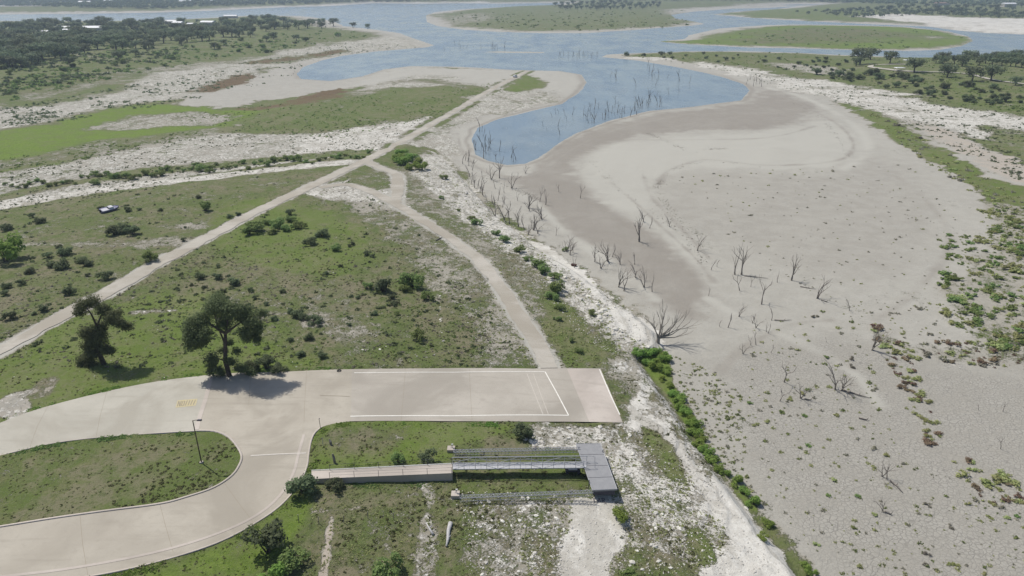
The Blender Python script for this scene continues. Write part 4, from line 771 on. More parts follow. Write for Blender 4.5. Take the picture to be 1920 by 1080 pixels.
def scatter(name, items, mat, label, n=26, size=.12, seed=1):          # items: x, y, z, scale
    I = np.array(items); r = np.random.default_rng(seed); m = len(I); d = r.normal(size=(m, n, 3)); d[..., 2] = np.abs(d[..., 2])*.7; d /= np.linalg.norm(d, axis=2)[..., None]
    c = (I[:, None, :3]+d*I[:, 3][:, None, None]*np.array([.45, .45, .32])*r.uniform(.3, 1, (m, n, 1))).reshape(-1, 3); k = len(c)
    nn = d.reshape(-1, 3)+r.normal(size=(k, 3))*.6; nn /= np.linalg.norm(nn, axis=1)[:, None]; a = np.cross(nn, r.normal(size=(k, 3))); a /= np.linalg.norm(a, axis=1)[:, None]; b = np.cross(nn, a)
    q = np.repeat(I[:, 3], n)[:, None]*size; V = np.stack([c-a*q, c+b*q*.7, c+a*q, c-b*q*.7], 1).reshape(-1, 3)
    return tag(raw(name, V, np.arange(4*k).reshape(-1, 4), mat), label, 'ground cover', None, 'stuff')
for k, mat, nm in (('w', 'weed', 'olive'), ('y', 'dryw', 'dull dry'), ('r', 'redw', 'russet'), ('b', 'green', 'green')):
    it = [(x, y, z, wd/pxm(x, y, z)) for wd, x, y, z, kk, _, _ in allw[290:] if kk == k]
    if it: scatter('weeds', it, M[mat], nm+' small weeds sprinkled over the lake bed mud', 18, .16, ord(k))
# ---------------------------------------------------------------- grass tufts on the upland (one mass nobody could count)
def tufts(n, seed, mat, label, hh, lushsel=None, rmax=215):
    r = np.random.default_rng(seed); az = np.radians(r.uniform(-50, 50, n)); rad = 64*(rmax/64)**(r.random(n)**.8); x = rad*np.sin(az); y = rad*np.cos(az)
    zn = look('zone', x, y); su = look('upl', x, y); rm = sdist(x, y, ROADw) if True else 0
    dtr = np.min([ldist(x, y, ln)-wd*.5 for ln, wd in TRW], axis=0)
    lu = zn[:, 2]; p = np.clip(zn[:, 0], 0, 1)**1.5*smooth((fbm(x, y, 2.5, 91)-.3)/.3)*(lu if lushsel else 1-.8*lu); k = (r.random(n) < p) & (su > 0) & (rm < -.12) & (dtr > .3)
    x = x[k]; y = y[k]; z = hgt(x, y); s = hh*(.5+r.random(len(x))*1.0)*(1+.6*smooth((fbm(x, y, 8, 92)-.5)/.2)); return scatter('grass_tufts', np.column_stack([x, y, z-.03, s]), M[mat], label, 9, .26, seed)
tufts(60000, 31, 'grassb', 'rough olive grass tufts over the upland field', .36)
tufts(26000, 32, 'bright', 'brighter green grass tufts on the lawns beside the road', .34, True)
tufts(7000, 33, 'green', 'low dark herbs mixed in the field grass', .34)

def verge(px_line, n, mat, label, seed, off=(-.2, .9), hh=.4):
    p = resample(land_pts(densify(px_line, 4)), .15); r = np.random.default_rng(seed); t = np.gradient(p, axis=0); t /= np.linalg.norm(t, axis=1)[:, None]; nn = np.column_stack([-t[:, 1], t[:, 0]])
    s = np.arange(len(p))*.15; dens = .15+smooth((fbm(s, s*0+seed, 4, 3)-.46)/.2); k = r.choice(len(p), n, p=dens/dens.sum()); q = p[k]+nn[k]*r.uniform(*off, n)[:, None]
    z = hgt(q[:, 0], q[:, 1]); return scatter('verge_grass', np.column_stack([q, z, hh*(.25+r.random(n)**2*1.1)*(.4+.6*dens[k])]), M[mat], label, 10, .24, seed)
verge(N_EDGE+N2[1:], 1500, 'bright', 'tall verge grass along the far edge of the concrete road', 51, (-.1, 1.3)); verge(ISL_N, 1500, 'green', 'weeds along the upper kerb of the grass island', 52, (-1.2, .25), .55); verge(ISL_E, 900, 'bright', 'grass along the curved kerb of the island', 53, (.1, 1.0), .3)
verge(S_EDGE, 1600, 'bright', 'verge grass along the near edge of the curved road', 54, (0, 1.5), .45); verge([(664,691),(800,690),(1000,690.5)], 900, 'green', 'grass fringe above the boat ramp', 55, (.1, 1.2)); verge([(660,791),(850,791),(960,792.5)], 700, 'bright', 'grass fringe below the boat ramp', 56, (-1.4, .1))
verge([(584,883),(848,869)], 300, 'bright', 'grass behind the walkway', 57, (.2, 1.2)); verge([(590,902),(848,903)], 400, 'green', 'grass in front of the walkway', 58, (-1.5, 0))
def wrack(px_line, n, mat, label, seed, w=1.2, sz=.5):
    p = resample(land_pts(densify(px_line, 4)), .5); r = np.random.default_rng(seed); s = np.arange(len(p))*.5; dens = .1+smooth((fbm(s, s*0+seed, 9, 3)-.45)/.2); k = r.choice(len(p), n, p=dens/dens.sum())
    q = p[k]+r.normal(size=(n, 2))*w; return scatter('wrack_line', np.column_stack([q, hgt(q[:, 0], q[:, 1])-.05, sz*(.3+r.random(n)*1.2)]), M[mat], label, 8, .2, seed)
for i, l in enumerate([[(1232,352),(1250,325),(1300,306),(1345,303),(1440,313)],[(1215,250),(1300,285),(1330,280),(1360,278)],[(1480,190),(1530,215),(1565,250),(1588,285),(1580,300)],[(1110,300),(1150,345),(1210,390),(1290,445),(1320,500)],[(1235,360),(1260,400),(1310,440)],[(870,330),(900,330),(960,350),(1000,372)],[(1050,240),(1080,220),(1160,205)]]):
    wrack(l, 260, 'dryw', 'thin dark line of dry debris along an old waterline on the lake bed', 120+i)
def specks(poly, n, sz, mat, label, seed, cut=.42, sc=9, nl=9):
    P = land_pts(inside(poly, n, seed)); x, y = P.T; r = np.random.default_rng(seed); dtr = np.min([ldist(x, y, ln)-wd*.5 for ln, wd in TRW], axis=0)
    k = (fbm(x, y, sc, seed, 3) > cut) & (dtr > .6) & (sdist(x, y, ROADw) < -.4) & (hgt(x, y) > ZW+.1) & (look('zone', x, y)[:, 1] < .8); x = x[k]; y = y[k]
    return scatter('scrub', np.column_stack([x, y, hgt(x, y)-.03, sz*(.4+r.random(len(x))**2*1.4)]), M[mat], label, nl, .22, seed)
specks([(0,70),(300,80),(640,56),(720,62),(640,76),(400,112),(200,150),(0,195)], 1500, 4.0, 'green', 'green scrub over the far left meadow', 113, .44, 30, 14); specks([(0,90),(200,100),(350,90),(300,120),(0,180)], 700, 4.5, 'dark', 'olive scrub over the far left meadow', 114, .46, 30, 14); specks([(0,205),(300,150),(640,80),(800,85),(400,180),(0,250)], 2200, 2.0, 'dark', 'low dark scrub dotted over the upper left shore', 101, .45, 25); specks([(0,330),(200,285),(420,245),(830,215),(760,262),(690,290),(0,400)], 2600, .95, 'dark', 'low dark scrub dotted over the white limestone bands', 102, .44, 14)
specks([(440,245),(640,180),(880,160),(960,150),(900,200),(640,260)], 1500, 1.3, 'green', 'low green scrub on the spit beside the dirt track', 103, .4, 20); specks([(0,300),(200,262),(420,240),(300,215),(450,200),(640,190),(440,250),(0,330)], 700, 1.4, 'green', 'low green scrub in the left valley', 104)
specks([(1190,108),(1400,130),(1700,175),(1920,215),(1920,345),(1700,235),(1480,168),(1300,122)], 1900, 1.4, 'dark', 'low scrub dotted over the right bank limestone', 105, .46, 18); specks([(1150,104),(1400,98),(1920,104),(1920,215),(1560,150)], 1500, 2.2, 'green', 'low scrub over the right bank slope', 106, .42, 25)
specks([(690,330),(800,290),(930,400),(1085,503),(1230,615),(1200,690),(1000,690),(860,600),(720,430)], 4200, .6, 'weed', 'small weeds over the stony slope between the gravel track and the bluff', 107, .42, 5); specks([(850,905),(1095,925),(1160,800),(1300,860),(1480,1078),(560,1078),(600,905)], 6500, .42, 'weed', 'small weeds over the near stony slope', 108, .42, 3)
specks([(0,395),(640,310),(740,390),(900,560),(990,690),(0,690)], 5200, .62, 'green', 'small weeds through the field grass', 109, .45, 7); specks([(0,395),(640,310),(740,390),(900,560),(990,690),(0,690)], 2600, .7, 'dryw', 'dry weeds through the field grass', 110, .47, 9); specks([(0,395),(640,310),(740,390),(900,560),(990,690),(0,690)], 1600, 1.1, 'dark', 'low herbs through the field grass', 115, .52, 12, 14)
specks([(830,25),(1290,20),(1290,50),(1100,58),(850,50)], 500, 6, 'green', 'scrub on the central island', 111, .4, 60, 12); specks([(1300,80),(1440,52),(1700,52),(1810,72),(1700,90)], 300, 4, 'green', 'scrub on the big green island', 112, .4, 60, 10)
# ---------------------------------------------------------------- limestone rubble
def rock_proto(seed, flat=.5):
    rg = random.Random(seed); bm = bmesh.new(); bmesh.ops.create_icosphere(bm, subdivisions=2, radius=.5)
    for v in bm.verts:
        v.co.x *= 1+rg.uniform(-.12, .12); v.co.y *= .8; v.co.z = max(-.25, min(.26, v.co.z*flat*1.4))
        n = v.co.normalized(); v.co += n*.12*math.sin(5*n.x+seed)*math.cos(4*n.y+seed*2)
    me = bpy.data.meshes.new('limestone_rock'); bm.to_mesh(me); bm.free(); me.materials.append(M['rock']); o = bpy.data.objects.new('limestone_rock', me); C.objects.link(o); return o
RK = Kind([rock_proto(i+1) for i in range(6)])
def rocks(poly, n, wr, lab, grp, seed):
    P = inside(poly, n, seed, 4); L = land_pts(P); z = hgt(L[:, 0], L[:, 1])
    for (x, y), zz_ in zip(L, z):
        s = (wr[0]+(wr[1]-wr[0])*random.random()**2.2)/pxm(x, y, zz_); RK.place((x, y, zz_), random.uniform(0, 6.28), (s, s*random.uniform(.7, 1), s*random.uniform(.5, .9)), ('large ' if s > .9 else 'small ')+lab, 'rock', grp)
rocks([(860,930),(1060,935),(1080,1000),(1060,1078),(900,1078),(880,1000)], 85, (4, 11), 'pale limestone stone in the rubble field below the lattice booms', 'stones in the near rubble field', 1)
rocks([(1095,800),(1170,800),(1260,900),(1330,1000),(1380,1075),(1180,1075),(1160,960),(1150,880)], 70, (4, 14), 'pale limestone stone on the slope between the dock and the lake bed', 'stones on the slope by the dock', 2)
rocks([(960,800),(1080,798),(1080,838),(980,838)], 22, (5, 12), 'pale stone in the grass between the ramp and the gangway', 'stones beside the ramp', 3)
rocks([(1170,590),(1236,642),(1200,665),(1130,610),(1000,470),(1030,470)], 45, (5, 16), 'pale limestone block on the bluff edge by the fan shaped dead tree', 'blocks on the bluff edge', 4)
rocks([(820,300),(860,320),(940,410),(1030,490),(980,500),(900,430),(830,360)], 45, (4, 9), 'pale limestone stone on the slope between the gravel track and the cove', 'stones above the cove', 5)
for x, y, wd, lab in [(1100,803,32,'broad flat limestone slab at the lower right corner of the boat ramp'),(1215,862,26,'broad pale slab lying below the ramp end beside the dock slope'),(1234,885,22,'wedge shaped pale slab on the slope right of the dock'),(1398,952,44,'smooth rounded limestone bulge on the bluff edge, upper of two'),(1440,992,34,'smooth rounded limestone bulge on the bluff edge, lower of two'),(265,587,30,'grey flat rock outcrop in the lawn between the two oaks, left piece'),(318,583,26,'grey flat rock outcrop in the lawn between the two oaks, right piece'),(823,700-52,12,'pale block at the corner of the low stone line'),(1122,955,30,'pale slab below the floating dock with dark painted marks')]:
    p = pt(x, y); s = wd/pxm(*p); RK.place((p[0], p[1], p[2]-.12*s), 0, (s, s*1.1, s*.4), lab, 'rock', None)
L = land_pts([(824,555),(826,580),(827,600),(826,618),(829,632),(833,645),(826,652),(812,653),(797,652),(700,655),(680,656),(655,657),(640,657),(620,657)])
for x, y in resample(L, .8):
    if random.random() < .45: continue
    x += random.gauss(0, .3); y += random.gauss(0, .3); z = hz(x, y)-.05; s = random.uniform(.25, 1.1)*random.random()**.5; RK.place((x, y, z), random.uniform(0, 6), (s, s*.8, s*.45), 'small pale stone in the low broken stone line across the field', 'rock', 'stones of the broken stone line')
r_ = np.random.default_rng(5)
def stonestuff(poly, n, wr, label, seed):
    P = inside(poly, n, seed); L = land_pts(P); z = hgt(L[:, 0], L[:, 1]); base = np.array([v.co[:] for v in RK.p[0].data.vertices]); fb = np.array([p.vertices[:] for p in RK.p[0].data.polygons])
    r = np.random.default_rng(seed); V = []; Fc = []
    for i, ((x, y), zz_) in enumerate(zip(L, z)):
        s = (wr[0]+(wr[1]-wr[0])*r.random()**3)/pxm(x, y, zz_); a = r.uniform(0, 6.28); c, s_ = math.cos(a), math.sin(a); b = base*[s, s*.8, s*.7]
        V.append(np.column_stack([b[:, 0]*c-b[:, 1]*s_+x, b[:, 0]*s_+b[:, 1]*c+y, b[:, 2]+zz_])); Fc.append(fb+len(base)*i)
    return tag(raw('rubble', np.vstack(V), np.vstack(Fc), M['rock']), label, 'rubble', None, 'stuff')
stonestuff([(850,920),(1090,925),(1180,800),(1300,860),(1480,1078),(880,1078)], 3600, (1.2, 5.5), 'small pale limestone rubble strewn over the near slope', 81)
stonestuff([(780,310),(860,315),(1000,460),(1230,620),(1190,690),(1100,640),(960,490),(850,400)], 2200, (1.2, 4), 'small pale limestone rubble strewn over the bluff slope', 82)
stonestuff([(0,660),(380,560),(700,420),(900,560),(960,690),(600,690),(0,780)], 260, (1.5, 4), 'small pale stones sprinkled in the field grass', 83)
RK.prune()

# ---------------------------------------------------------------- walkway, gangway, dock, booms
def P3(px, py, z): q = unp([(px, py)], z)[0]; return Vector((q[0], q[1], z))
z0, z1 = .55, -.35
wa = P3(584,883,.18); wb = P3(848,870,z0); wc = P3(848,887,z0); wd_ = P3(584,898,.18)
e = empty('concrete_walkway', wd_); tag(e, 'pale concrete walkway with thin railing leading from the road to the metal gangway', 'walkway'); inv = Matrix.Translation(-wd_)
b = MB(); lo = Vector((0, 0, 1.6))
vs = [inv @ v for v in (wd_, wc, wb, wa)]; bt = [v-lo for v in vs]
b.quad(*vs); b.quad(bt[0], bt[1], vs[1], vs[0]); b.quad(bt[1], bt[2], vs[2], vs[1]); b.quad(bt[2], bt[3], vs[3], vs[2]); b.quad(bt[3], bt[0], vs[0], vs[3]); b.build('slab', M['walk'], e)
ed = MB(); 
for p, q in ((vs[3], vs[2]),): ed.tube([p+Vector((0, .08, .06)), q+Vector((0, .08, .06))], .1, 4)
ed.build('edging', M['white'], e)
for p, q in ((vs[0], vs[1]), (vs[3], vs[2])):
    rl = MB(); rl.tube([p.lerp(q, .13)+Vector((0, 0, 1.05)), q+Vector((0, 0, 1.05))], .018, 5); rl.tube([p.lerp(q, .13)+Vector((0, 0, .55)), q+Vector((0, 0, .55))], .012, 5); rl.build('rail', M['dsteel'], e)
    for k in range(6): t = p.lerp(q, .13+k*.87/5.03); m_ = MB(); m_.tube([t, t+Vector((0, 0, 1.1))], .035, 6); m_.build('post', M['dsteel'], e)
ga = P3(849,880,z0+.02); gb = P3(1100,877,z1+.02); gc_ = P3(849,869,z0+.02); gd = P3(1100,866,z1+.02)
e = empty('gangway', ga); tag(e, 'galvanised metal truss gangway joining the concrete walkway to the grey floating dock', 'gangway'); off = ga.copy()
ga, gb, gc_, gd = [v-off for v in (ga, gb, gc_, gd)]; UZ = Vector((0, 0, 1))
b = MB(); n = 24
for k in range(n):
    a1, a2, c1, c2 = ga.lerp(gb, k/n), ga.lerp(gb, (k+.97)/n), gc_.lerp(gd, k/n), gc_.lerp(gd, (k+.97)/n); b.quad(a1, a2, c2, c1)
dk = b.build('deck', M['steel'], e); sm = dk.modifiers.new('thick', 'SOLIDIFY'); sm.thickness = .06
for A0, B0 in ((ga, gb), (gc_, gd)):
    ch = MB(); ch.tube([A0, B0], .08, 6); ch.tube([A0+UZ*1.15, B0+UZ*1.15], .07, 6); ch.tube([A0+UZ*.6, B0+UZ*.6], .03, 5); ch.build('chord', M['steel'], e)
    w_ = MB(); n = 12
    for k in range(n+1): t = A0.lerp(B0, k/n); w_.tube([t, t+UZ*1.15], .04, 5)
    w_.build('upright', M['steel'], e); w_ = MB()
    for k in range(0, n, 1):
        a1 = A0.lerp(B0, k/n); a2 = A0.lerp(B0, (k+1)/n)
        if k % 4 < 2: w_.tube([a1+UZ*(0 if k % 2 == 0 else .6), a2+UZ*(.6 if k % 2 == 0 else 1.15)], .04, 5)
        else: w_.tube([a1+UZ*(1.15 if k % 2 == 0 else .6), a2+UZ*(.6 if k % 2 == 0 else 0)], .04, 5)
    w_.build('brace', M['steel'], e)
b = MB()
for A0 in (gb, gd): b.tube([A0+UZ*1.15, A0+Vector((1.0, 0, 1.1)), A0+Vector((1.3, 0, .9)), A0+Vector((1.3, 0, 0))], .04, 5)
b.build('end_rail', M['steel'], e)
# dock
dz_ = z1-.02; dp = [P3(1080,832,dz_), P3(1126,832,dz_), P3(1157,917,dz_), P3(1111,919,dz_)]; base = dp[3].copy(); base.z = hz(base.x, base.y, False)
e = empty('floating_dock', base); tag(e, 'grey rectangular floating dock stranded on the rocks at the gangway end', 'dock'); q = [v-base for v in dp]
b = MB(); b.quad(q[3], q[2], q[1], q[0]); dn = Vector((0, 0, .28))
for a1, a2 in ((3, 2), (2, 1), (1, 0), (0, 3)): b.quad(q[a1]-dn, q[a2]-dn, q[a2], q[a1])
b.quad(*[v-dn for v in q]); b.build('deck', M['deck'], e)
for u in (.12, .42, .72, .93):
    t0 = q[0].lerp(q[3], u); t1 = q[1].lerp(q[2], u); b = MB(); cz = -.28-.45; mid = (t0+t1)/2; b.box((mid.x, mid.y, mid.z-.28-.42), ((t1-t0).length*.44, .7, .42)); b.build('float', M['dsteel'], e)
b = MB()
for a1, a2 in ((0, 1), (1, 2), (2, 3), (3, 0)): b.tube([q[a1]+UZ*.02, q[a2]+UZ*.02], .05, 4)
b.build('edge_frame', M['steel'], e)
for u in (.25, .5, .75):
    m_ = MB(); m_.tube([q[0].lerp(q[3], u)+UZ*.004, q[1].lerp(q[2], u)+UZ*.004], .035, 4); m_.build('seam', M['dsteel'], e)
for u, a_, b_ in ((.5, 0, 3), (.85, 0, 3), (.2, 1, 2)):
    t = q[a_].lerp(q[b_], u); m_ = MB(); m_.tube([t+Vector((-.12, 0, -1.2)), t+Vector((-.12, 0, .45))], .07, 6); m_.build('mooring_post', M['dsteel'], e)
# winch or float frame under the gangway
p = pt(1074,888); e = empty('float_frame', p); tag(e, 'dark metal float frame lying under the dock end of the gangway', 'frame')
b = MB(); b.box((0, 0, .45), (1.2, .12, .12)); b.box((0, .5, .45), (1.2, .12, .12)); b.build('beam', M['dsteel'], e)
for k in (-1, 1): b = MB(); b.tube([(k*.9, -.3, .2), (k*.9, .8, .2)], .25, 10); b.build('drum', M['dsteel'], e)
b = MB(); b.box((0, .25, .62), (.7, .25, .05)); b.build('plate', M['steel'], e)
def boom(a, b_, blk, label, lab2):
    A0 = P3(*a); B0 = P3(*b_); A0.z = hz(A0.x, A0.y, False)+.75; B0.z = dz_-.25
    e = empty('lattice_boom', A0); tag(e, label, 'boom'); B1 = B0-A0; t = B1.normalized(); sd = t.cross(UZ).normalized(); up = UZ; L_ = B1.length; hw, hh = .32, .30
    ch = MB(); cs = [sd*hw+up*hh, -sd*hw+up*hh, sd*hw-up*hh, -sd*hw-up*hh]
    for c in cs: ch.tube([c, B1+c], .05, 4)
    ch.build('chord', M['steel'], e); n = int(L_/.55); lc = MB()
    for k in range(n):
        s0 = t*(L_*k/n); s1 = t*(L_*(k+1)/n)
        for i, j in ((0, 1), (0, 2), (1, 3)): lc.tube([s0+cs[i], s1+cs[j]], .032, 3, False); lc.tube([s0+cs[i], s0+cs[j]], .032, 3, False)
    lc.build('lacing', M['steel'], e)
    p = pt(*blk); e2 = empty('anchor_block', p); tag(e2, lab2, 'anchor block'); b = MB(); b.box((0, 0, .18), (.62, .62, .32)); b.build('block', M['walk'], e2)
    b = MB(); b.tube([(.2, .1, .4), (.2, .1, 1.1)], .05, 6); b.tube([(-.1, .1, .4), (.2, .1, 1.1)], .04, 6); b.box((.2, .1, 1.1), (.15, .12, .08)); b.build('bracket', M['steel'], e2)
boom((850,842,.5), (1088,841,-.4), (846,845), 'upper grey lattice boom running from its anchor block to the dock, behind the gangway', 'concrete anchor block of the upper lattice boom behind the gangway')
boom((862,926,.5), (1112,922,-.4), (854,930), 'lower grey lattice boom running to the dock, in front of the gangway', 'concrete anchor block of the lower lattice boom in front of the gangway')
# painted marks on the slab by the dock
mb = MB(); c0 = P3(1114,938,-2.2); g_ = [[(0,1),(0,0),(.6,0),(.6,.4)],[(.9,0),(1.1,1),(1.3,0)],[(1.7,0),(1.7,1),(2.2,.9),(2.2,.5),(1.7,.45)],[(1.9,.4),(2.4,-.3)]]
p = pt(1114,941)
for s_ in g_:
    for (a, b_), (c, d) in zip(s_[:-1], s_[1:]):
        u = Vector((p[0]+a*.75, p[1]+b_*.9)); v = Vector((p[0]+c*.75, p[1]+d*.9)); t = (v-u).normalized(); n_ = Vector((-t.y, t.x))*.07
        mb.quad(*[(x.x, x.y, hz(x.x, x.y)+.12) for x in (u-n_, v-n_, v+n_, u+n_)])
tag(mb.build('painted_marks', M['stain']), kind='structure')

# ---------------------------------------------------------------- small things
p = pt(378,868); e = empty('street_lamp', p); tag(e, 'tall thin rust brown street lamp with one short arm, standing in the grass island', 'street lamp')
b = MB(); b.tube([(0, 0, -.2), (0, 0, 8.0)], [.11, .07], 8); b.build('pole', M['pole'], e); b = MB(); b.tube([(0, 0, 7.9), (.3, 0, 8.05), (.75, 0, 8.08)], .05, 6); b.build('arm', M['pole'], e)
b = MB(); b.box((1.05, 0, 8.08), (.38, .17, .09), None, .75); b.build('lamp_head', M['dsteel'], e); b = MB(); b.box((0, 0, .08), (.25, .25, .12)); b.build('base', M['walk'], e)
p = pt(601,803); e = empty('marker_post', p); tag(e, 'thin plain post at the concrete edge where the grass verge corner begins', 'post'); b = MB(); b.tube([(0, 0, -.2), (-.05, 0, 2.0)], .05, 6); b.build('pole', M['pole'], e); b = MB(); b.box((0, 0, 2.0), (.07, .07, .04)); b.build('cap', M['dsteel'], e)
p = pt(606,838); e = empty('marker_post', p); tag(e, 'faint grey post in the verge grass behind the walkway', 'post'); b = MB(); b.tube([(0, 0, -.2), (0, 0, 1.7)], .05, 6); b.build('pole', M['steel'], e); b = MB(); b.box((0, 0, 1.7), (.08, .08, .04)); b.build('cap', M['dsteel'], e)
for x, y, h, lab in ((621,834,1.0,'short dark post stump in the verge, upper of two'),(628,868,1.6,'taller dark post stump in the verge, lower of two')):
    p = pt(x, y); b = MB(); b.tube([(0, 0, -.2), (-.1, .1, h*.6), (-.3, .25, h)], [.2, .22, .12], 7); o = b.build('wooden_stump', M['dead']); o.location = p; tag(o, lab, 'stump')
for x, y in ((560,978),(598,982),(645,980),(690,972),(738,974)):
    p = pt(x, y); b = MB(); b.tube([(0, 0, -.2), (.03, 0, 1.2)], .05, 5); b.tube([(.03, 0, 1.2), (.03, 0, 1.26)], .07, 5); o = b.build('fence_post', M['dead']); o.location = p; tag(o, 'thin wooden stake in the sparse row across the scrub below the walkway', 'post', 'stakes below the walkway')
# tyre, drum, log, driftwood
def torus(R0, r0, nu=22, nv=10):
    V = []; Fc = []
    for i in range(nu):
        for j in range(nv): a = 2*math.pi*i/nu; c = 2*math.pi*j/nv; V.append(((R0+r0*math.cos(c))*math.cos(a), (R0+r0*math.cos(c))*math.sin(a), r0*.9*math.sin(c))); Fc.append([i*nv+j, ((i+1) % nu)*nv+j, ((i+1) % nu)*nv+(j+1) % nv, i*nv+(j+1) % nv])
    return V, Fc
p = pt(636,696); V, Fc = torus(.32, .14); o = raw('tyre', V, Fc, M['black'], None, True); o.location = (p[0], p[1], p[2]+.2); o.rotation_euler = (.15, .1, 0); tag(o, 'black tyre lying at the far edge of the concrete road', 'tyre')
p = pt(1076,499); e = empty('barrel', p, -.5); tag(e, 'dark rust red barrel lying on the edge of the limestone bluff', 'barrel'); b = MB(); b.tube([(-.75, 0, .4), (.75, 0, .4)], .38, 14); b.build('shell', M['rust'], e)
for k in (-.72, -.25, .25, .72): b = MB(); b.tube([(k-.03, 0, .4), (k+.03, 0, .4)], .41, 14); b.build('hoop', M['rust'], e)
def log(pts, rads, label, mat='gwood'):
    base = pt(*pts[0]); b = MB(); P = []
    for q in pts: t = pt(*q); P.append(Vector(t)-Vector(base)+Vector((0, 0, .2)))
    b.tube(P, rads, 8); m_ = P[len(P)//2]; b.tube([m_, m_+Vector((.4, .3, .35))], [.1, .03], 5)
    o = b.build('driftwood_log', M[mat], None, True); o.location = base; return tag(o, label, 'log')
log([(845,983),(841,997),(840,1012),(837,1026)], [.34, .28, .22, .12], 'thick weathered grey log lying in the scrub at the bottom centre')
log([(799,982),(805,992),(812,1003)], [.08, .12, .2], 'thin pale curved branch lying left of the thick grey log')
log([(817,452),(823,449),(829,446)], [.12, .16, .1], 'dark short log lying in the grass left of the gravel track', 'dead')
log([(1005,838),(1001,843)], [.1, .2], 'dark stub of wood lying against the upper lattice boom', 'dead')
for pts in ([(1580,731),(1592,738),(1600,748)],[(1590,735),(1610,742),(1632,748)],[(1668,903),(1680,912),(1692,925)],[(1395,518),(1415,520),(1440,523)],[(1500,538),(1515,541),(1530,543)],[(1540,563),(1550,567)],[(1236,655),(1225,668)],[(1452,601),(1470,602),(1484,601)],[(1508,749),(1520,751)],[(1610,785),(1625,789)],[(1658,960),(1670,966)]):
    log(pts, [.14, .1, .05][:len(pts)], 'thin dark fallen branch lying on the lake bed mud near the dead trees', 'dead')['group'] = 'fallen branches on the lake bed'
# stranded boat
p = pt(206,396); e = empty('motor_boat', p, R(58)); tag(e, 'pale abandoned boat lying tilted in the far grass field', 'boat'); e.rotation_euler = (R(16), 0, R(58))
def hull(mb, L_, W_, z0, z1, inset=1.0):
    st = [(-.5, .42, 0), (-.2, .5, 0), (.15, .48, .02), (.35, .32, .12), (.5, .03, .3)]; rows = []
    for u, hw, k in st:
        x = u*L_; rows.append([(x, -hw*W_*inset, z1+k*.3), (x, -hw*W_*.75*inset, z0+.25+k), (x, 0, z0+k), (x, hw*W_*.75*inset, z0+.25+k), (x, hw*W_*inset, z1+k*.3)])
    n = len(mb.V); mb.V += [q for r in rows for q in r]
    for i in range(4):
        for j in range(4): a = n+i*5+j; mb.F.append([a, a+5, a+6, a+1])
        mb.F.append([n+i*5, n+i*5+4, n+i*5+9, n+i*5+5])
    mb.F.append([n+4-j for j in range(5)])
b = MB(); hull(b, 6.2, 2.4, 0, 1.1); b.build('hull', M['hullb'], e); b = MB(); b.box((-.8, -.25, 1.16), (2.1, .8, .05)); b.build('deck', M['hull'], e); b = MB(); b.box((.2, 0, 1.35), (.9, .8, .35), None, .8); b.build('cabin', M['hull'], e)
b = MB(); b.box((.2, -.0, 1.42), (.93, .72, .18), None, .82); b.build('windscreen', M['glass'], e); b = MB(); b.box((-3.25, 0, .9), (.2, .22, .5), None, .7); b.build('outboard_motor', M['black'], e)
b = MB(); b.tube([(-3.0, -1.2, 1.08), (0, -1.25, 1.1), (2.2, -.8, 1.15), (3.1, 0, 1.25), (2.2, .8, 1.15), (0, 1.25, 1.1), (-3.0, 1.2, 1.08)], .07, 5); b.build('gunwale', M['hullb'], e)
# white van at the end of the track
p = pt(966,145); e = empty('parked_van', p, R(62)); tag(e, 'small white van parked at the lake end of the long dirt track', 'van')
b = MB(); b.box((0, 0, .95), (2.5, 1.0, .5)); b.box((-.35, 0, 1.8), (2.05, .95, .38), None, .88); b.build('body', M['wpaint'], e)
b = MB(); b.box((-.35, 0, 1.82), (1.9, .975, .24), None, .91); b.build('window', M['glass'], e)
for x in (-1.6, 1.6):
    for y in (-.9, .9): b = MB(); b.tube([(x, y-.12, .36), (x, y+.12, .36)], .36, 12); b.build('wheel', M['black'], e)
b = MB(); b.box((2.52, 0, .6), (.08, .95, .15)); b.box((-2.52, 0, .6), (.08, .95, .15)); b.build('bumper', M['dsteel'], e)
# houses
def house(px, py, L_, W_, H_, rz, label, roof='roofw'):
    p = pt(px, py); e = empty('house', p, rz); tag(e, label, 'house'); b = MB(); b.box((0, 0, H_/2-.5), (L_/2, W_/2, H_/2+.5)); b.build('wall', M['wall'], e)
    b = MB(); l, w_ = L_/2+.5, W_/2+.6; r = H_+W_*.2
    A_ = [(-l, -w_, H_+.02), (l, -w_, H_+.02), (l, w_, H_+.02), (-l, w_, H_+.02), (-l, 0, r), (l, 0, r)]
    b.V = A_; b.F = [[0,1,5,4],[2,3,4,5],[0,4,3],[1,2,5],[0,3,2,1]]; b.build('roof', M[roof], e)
    for k in (-.3, 0, .3):
        b = MB(); b.box((k*L_, -W_/2-.02, H_*.5), (.7 if k else .5, .04, .6 if k else .95)); b.build('window' if k else 'door', M['glass'] if k else M['dsteel'], e)
for a in [(119,56,22,10,4,.1,'pale roofed long building deepest in the left woodland, near the second shed'),(128,61,12,8,4,.2,'small white shed just below the long building in the left woodland'),(146,57,8,7,4,.4,'tiny white building right of the long one in the woodland'),
 (82,64,16,8,4,0,'low pale building at the left end of the woodland'),(176,58,30,14,5,.2,'wide grey roofed building in the middle of the woodland'),(322,45,22,10,5,-.1,'white roofed house left of two close together in the woodland'),
 (335,48,18,12,5,-.2,'white roofed house right of two close together in the woodland'),(391,48,26,12,6,-.3,'large bright white roof in the woodland right of the close pair'),(433,34,30,12,5,.1,'white roofed house nearest the lake beyond the woodland'),(360,49,14,8,4,.1,'small low house between the close pair and the large bright roof')]:
    house(*a)
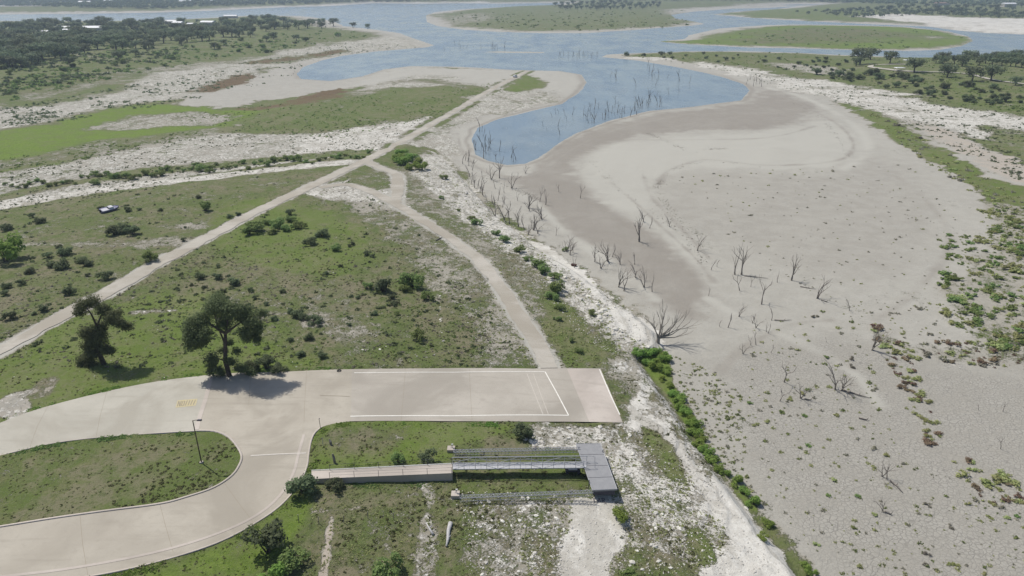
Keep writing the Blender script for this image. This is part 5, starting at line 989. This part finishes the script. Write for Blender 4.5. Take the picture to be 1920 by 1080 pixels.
house(160,8,40,16,8,.1,'isolated white house on the far hillside at the upper left'); house(203,6,34,14,8,.0,'white house right of the isolated one on the far hillside'); house(1890,13,40,18,9,.1,'blue white house on the hill at the far upper right'); house(1765,10,44,16,7,.0,'low pink roofed house on the far hill left of the blue white one','roofr')
house(348,6,40,14,7,.1,'pale house low on the far hillside above the beige shore'); house(392,4,36,14,7,-.1,'second pale house along the far hillside above the beige shore')
for x, y, lab in ((1702,118,'white roofed picnic shelter beyond the leaning park tree'),(1686,133,'white roofed picnic shelter nearer the limestone bank')):
    p = pt(x, y); e = empty('picnic_shelter', p, .1); tag(e, lab, 'shelter'); b = MB(); b.box((0, 0, 2.9), (4.2, 2.6, .18), None, .9); b.build('roof', M['roofw'], e)
    for sx in (-3.7, 3.7):
        for sy in (-2.2, 2.2): b = MB(); b.tube([(sx, sy, -.3), (sx, sy, 2.8)], .12, 6); b.build('post', M['steel'], e)
    b = MB(); b.box((0, 0, .72), (1.4, .4, .04)); b.box((0, -.75, .42), (1.4, .15, .03)); b.box((0, .75, .42), (1.4, .15, .03)); b.box((0, 0, .35), (.1, .3, .36)); b.build('picnic_table', M['gwood'], e)
rdl = land_pts(densify([(1990,166),(1920,158),(1860,150),(1820,140),(1770,136),(1700,134),(1660,130),(1632,126),(1645,122),(1700,121)], 4)); tag(ribbon('park_road', rdl, 5, M['road'], .5, 0, 6, 3), kind='structure')

# ---------------------------------------------------------------- haze
hb = MB(); hb.box((0, 4400, 45), (7200, 5200, 57)); hz_ = hb.build('haze', bpy.data.materials.new('haze_air')); m = hz_.data.materials[0]; m.use_nodes = True
for n_ in list(m.node_tree.nodes):
    if n_.type == 'BSDF_PRINCIPLED': m.node_tree.nodes.remove(n_)
pv = m.node_tree.nodes.new('ShaderNodeVolumePrincipled'); pv.inputs['Density'].default_value = HAZE; pv.inputs['Color'].default_value = (.66, .80, 1, 1); pv.inputs['Anisotropy'].default_value = .2
m.node_tree.links.new(pv.outputs[0], m.node_tree.nodes['Material Output'].inputs['Volume']); tag(hz_, kind='stuff')
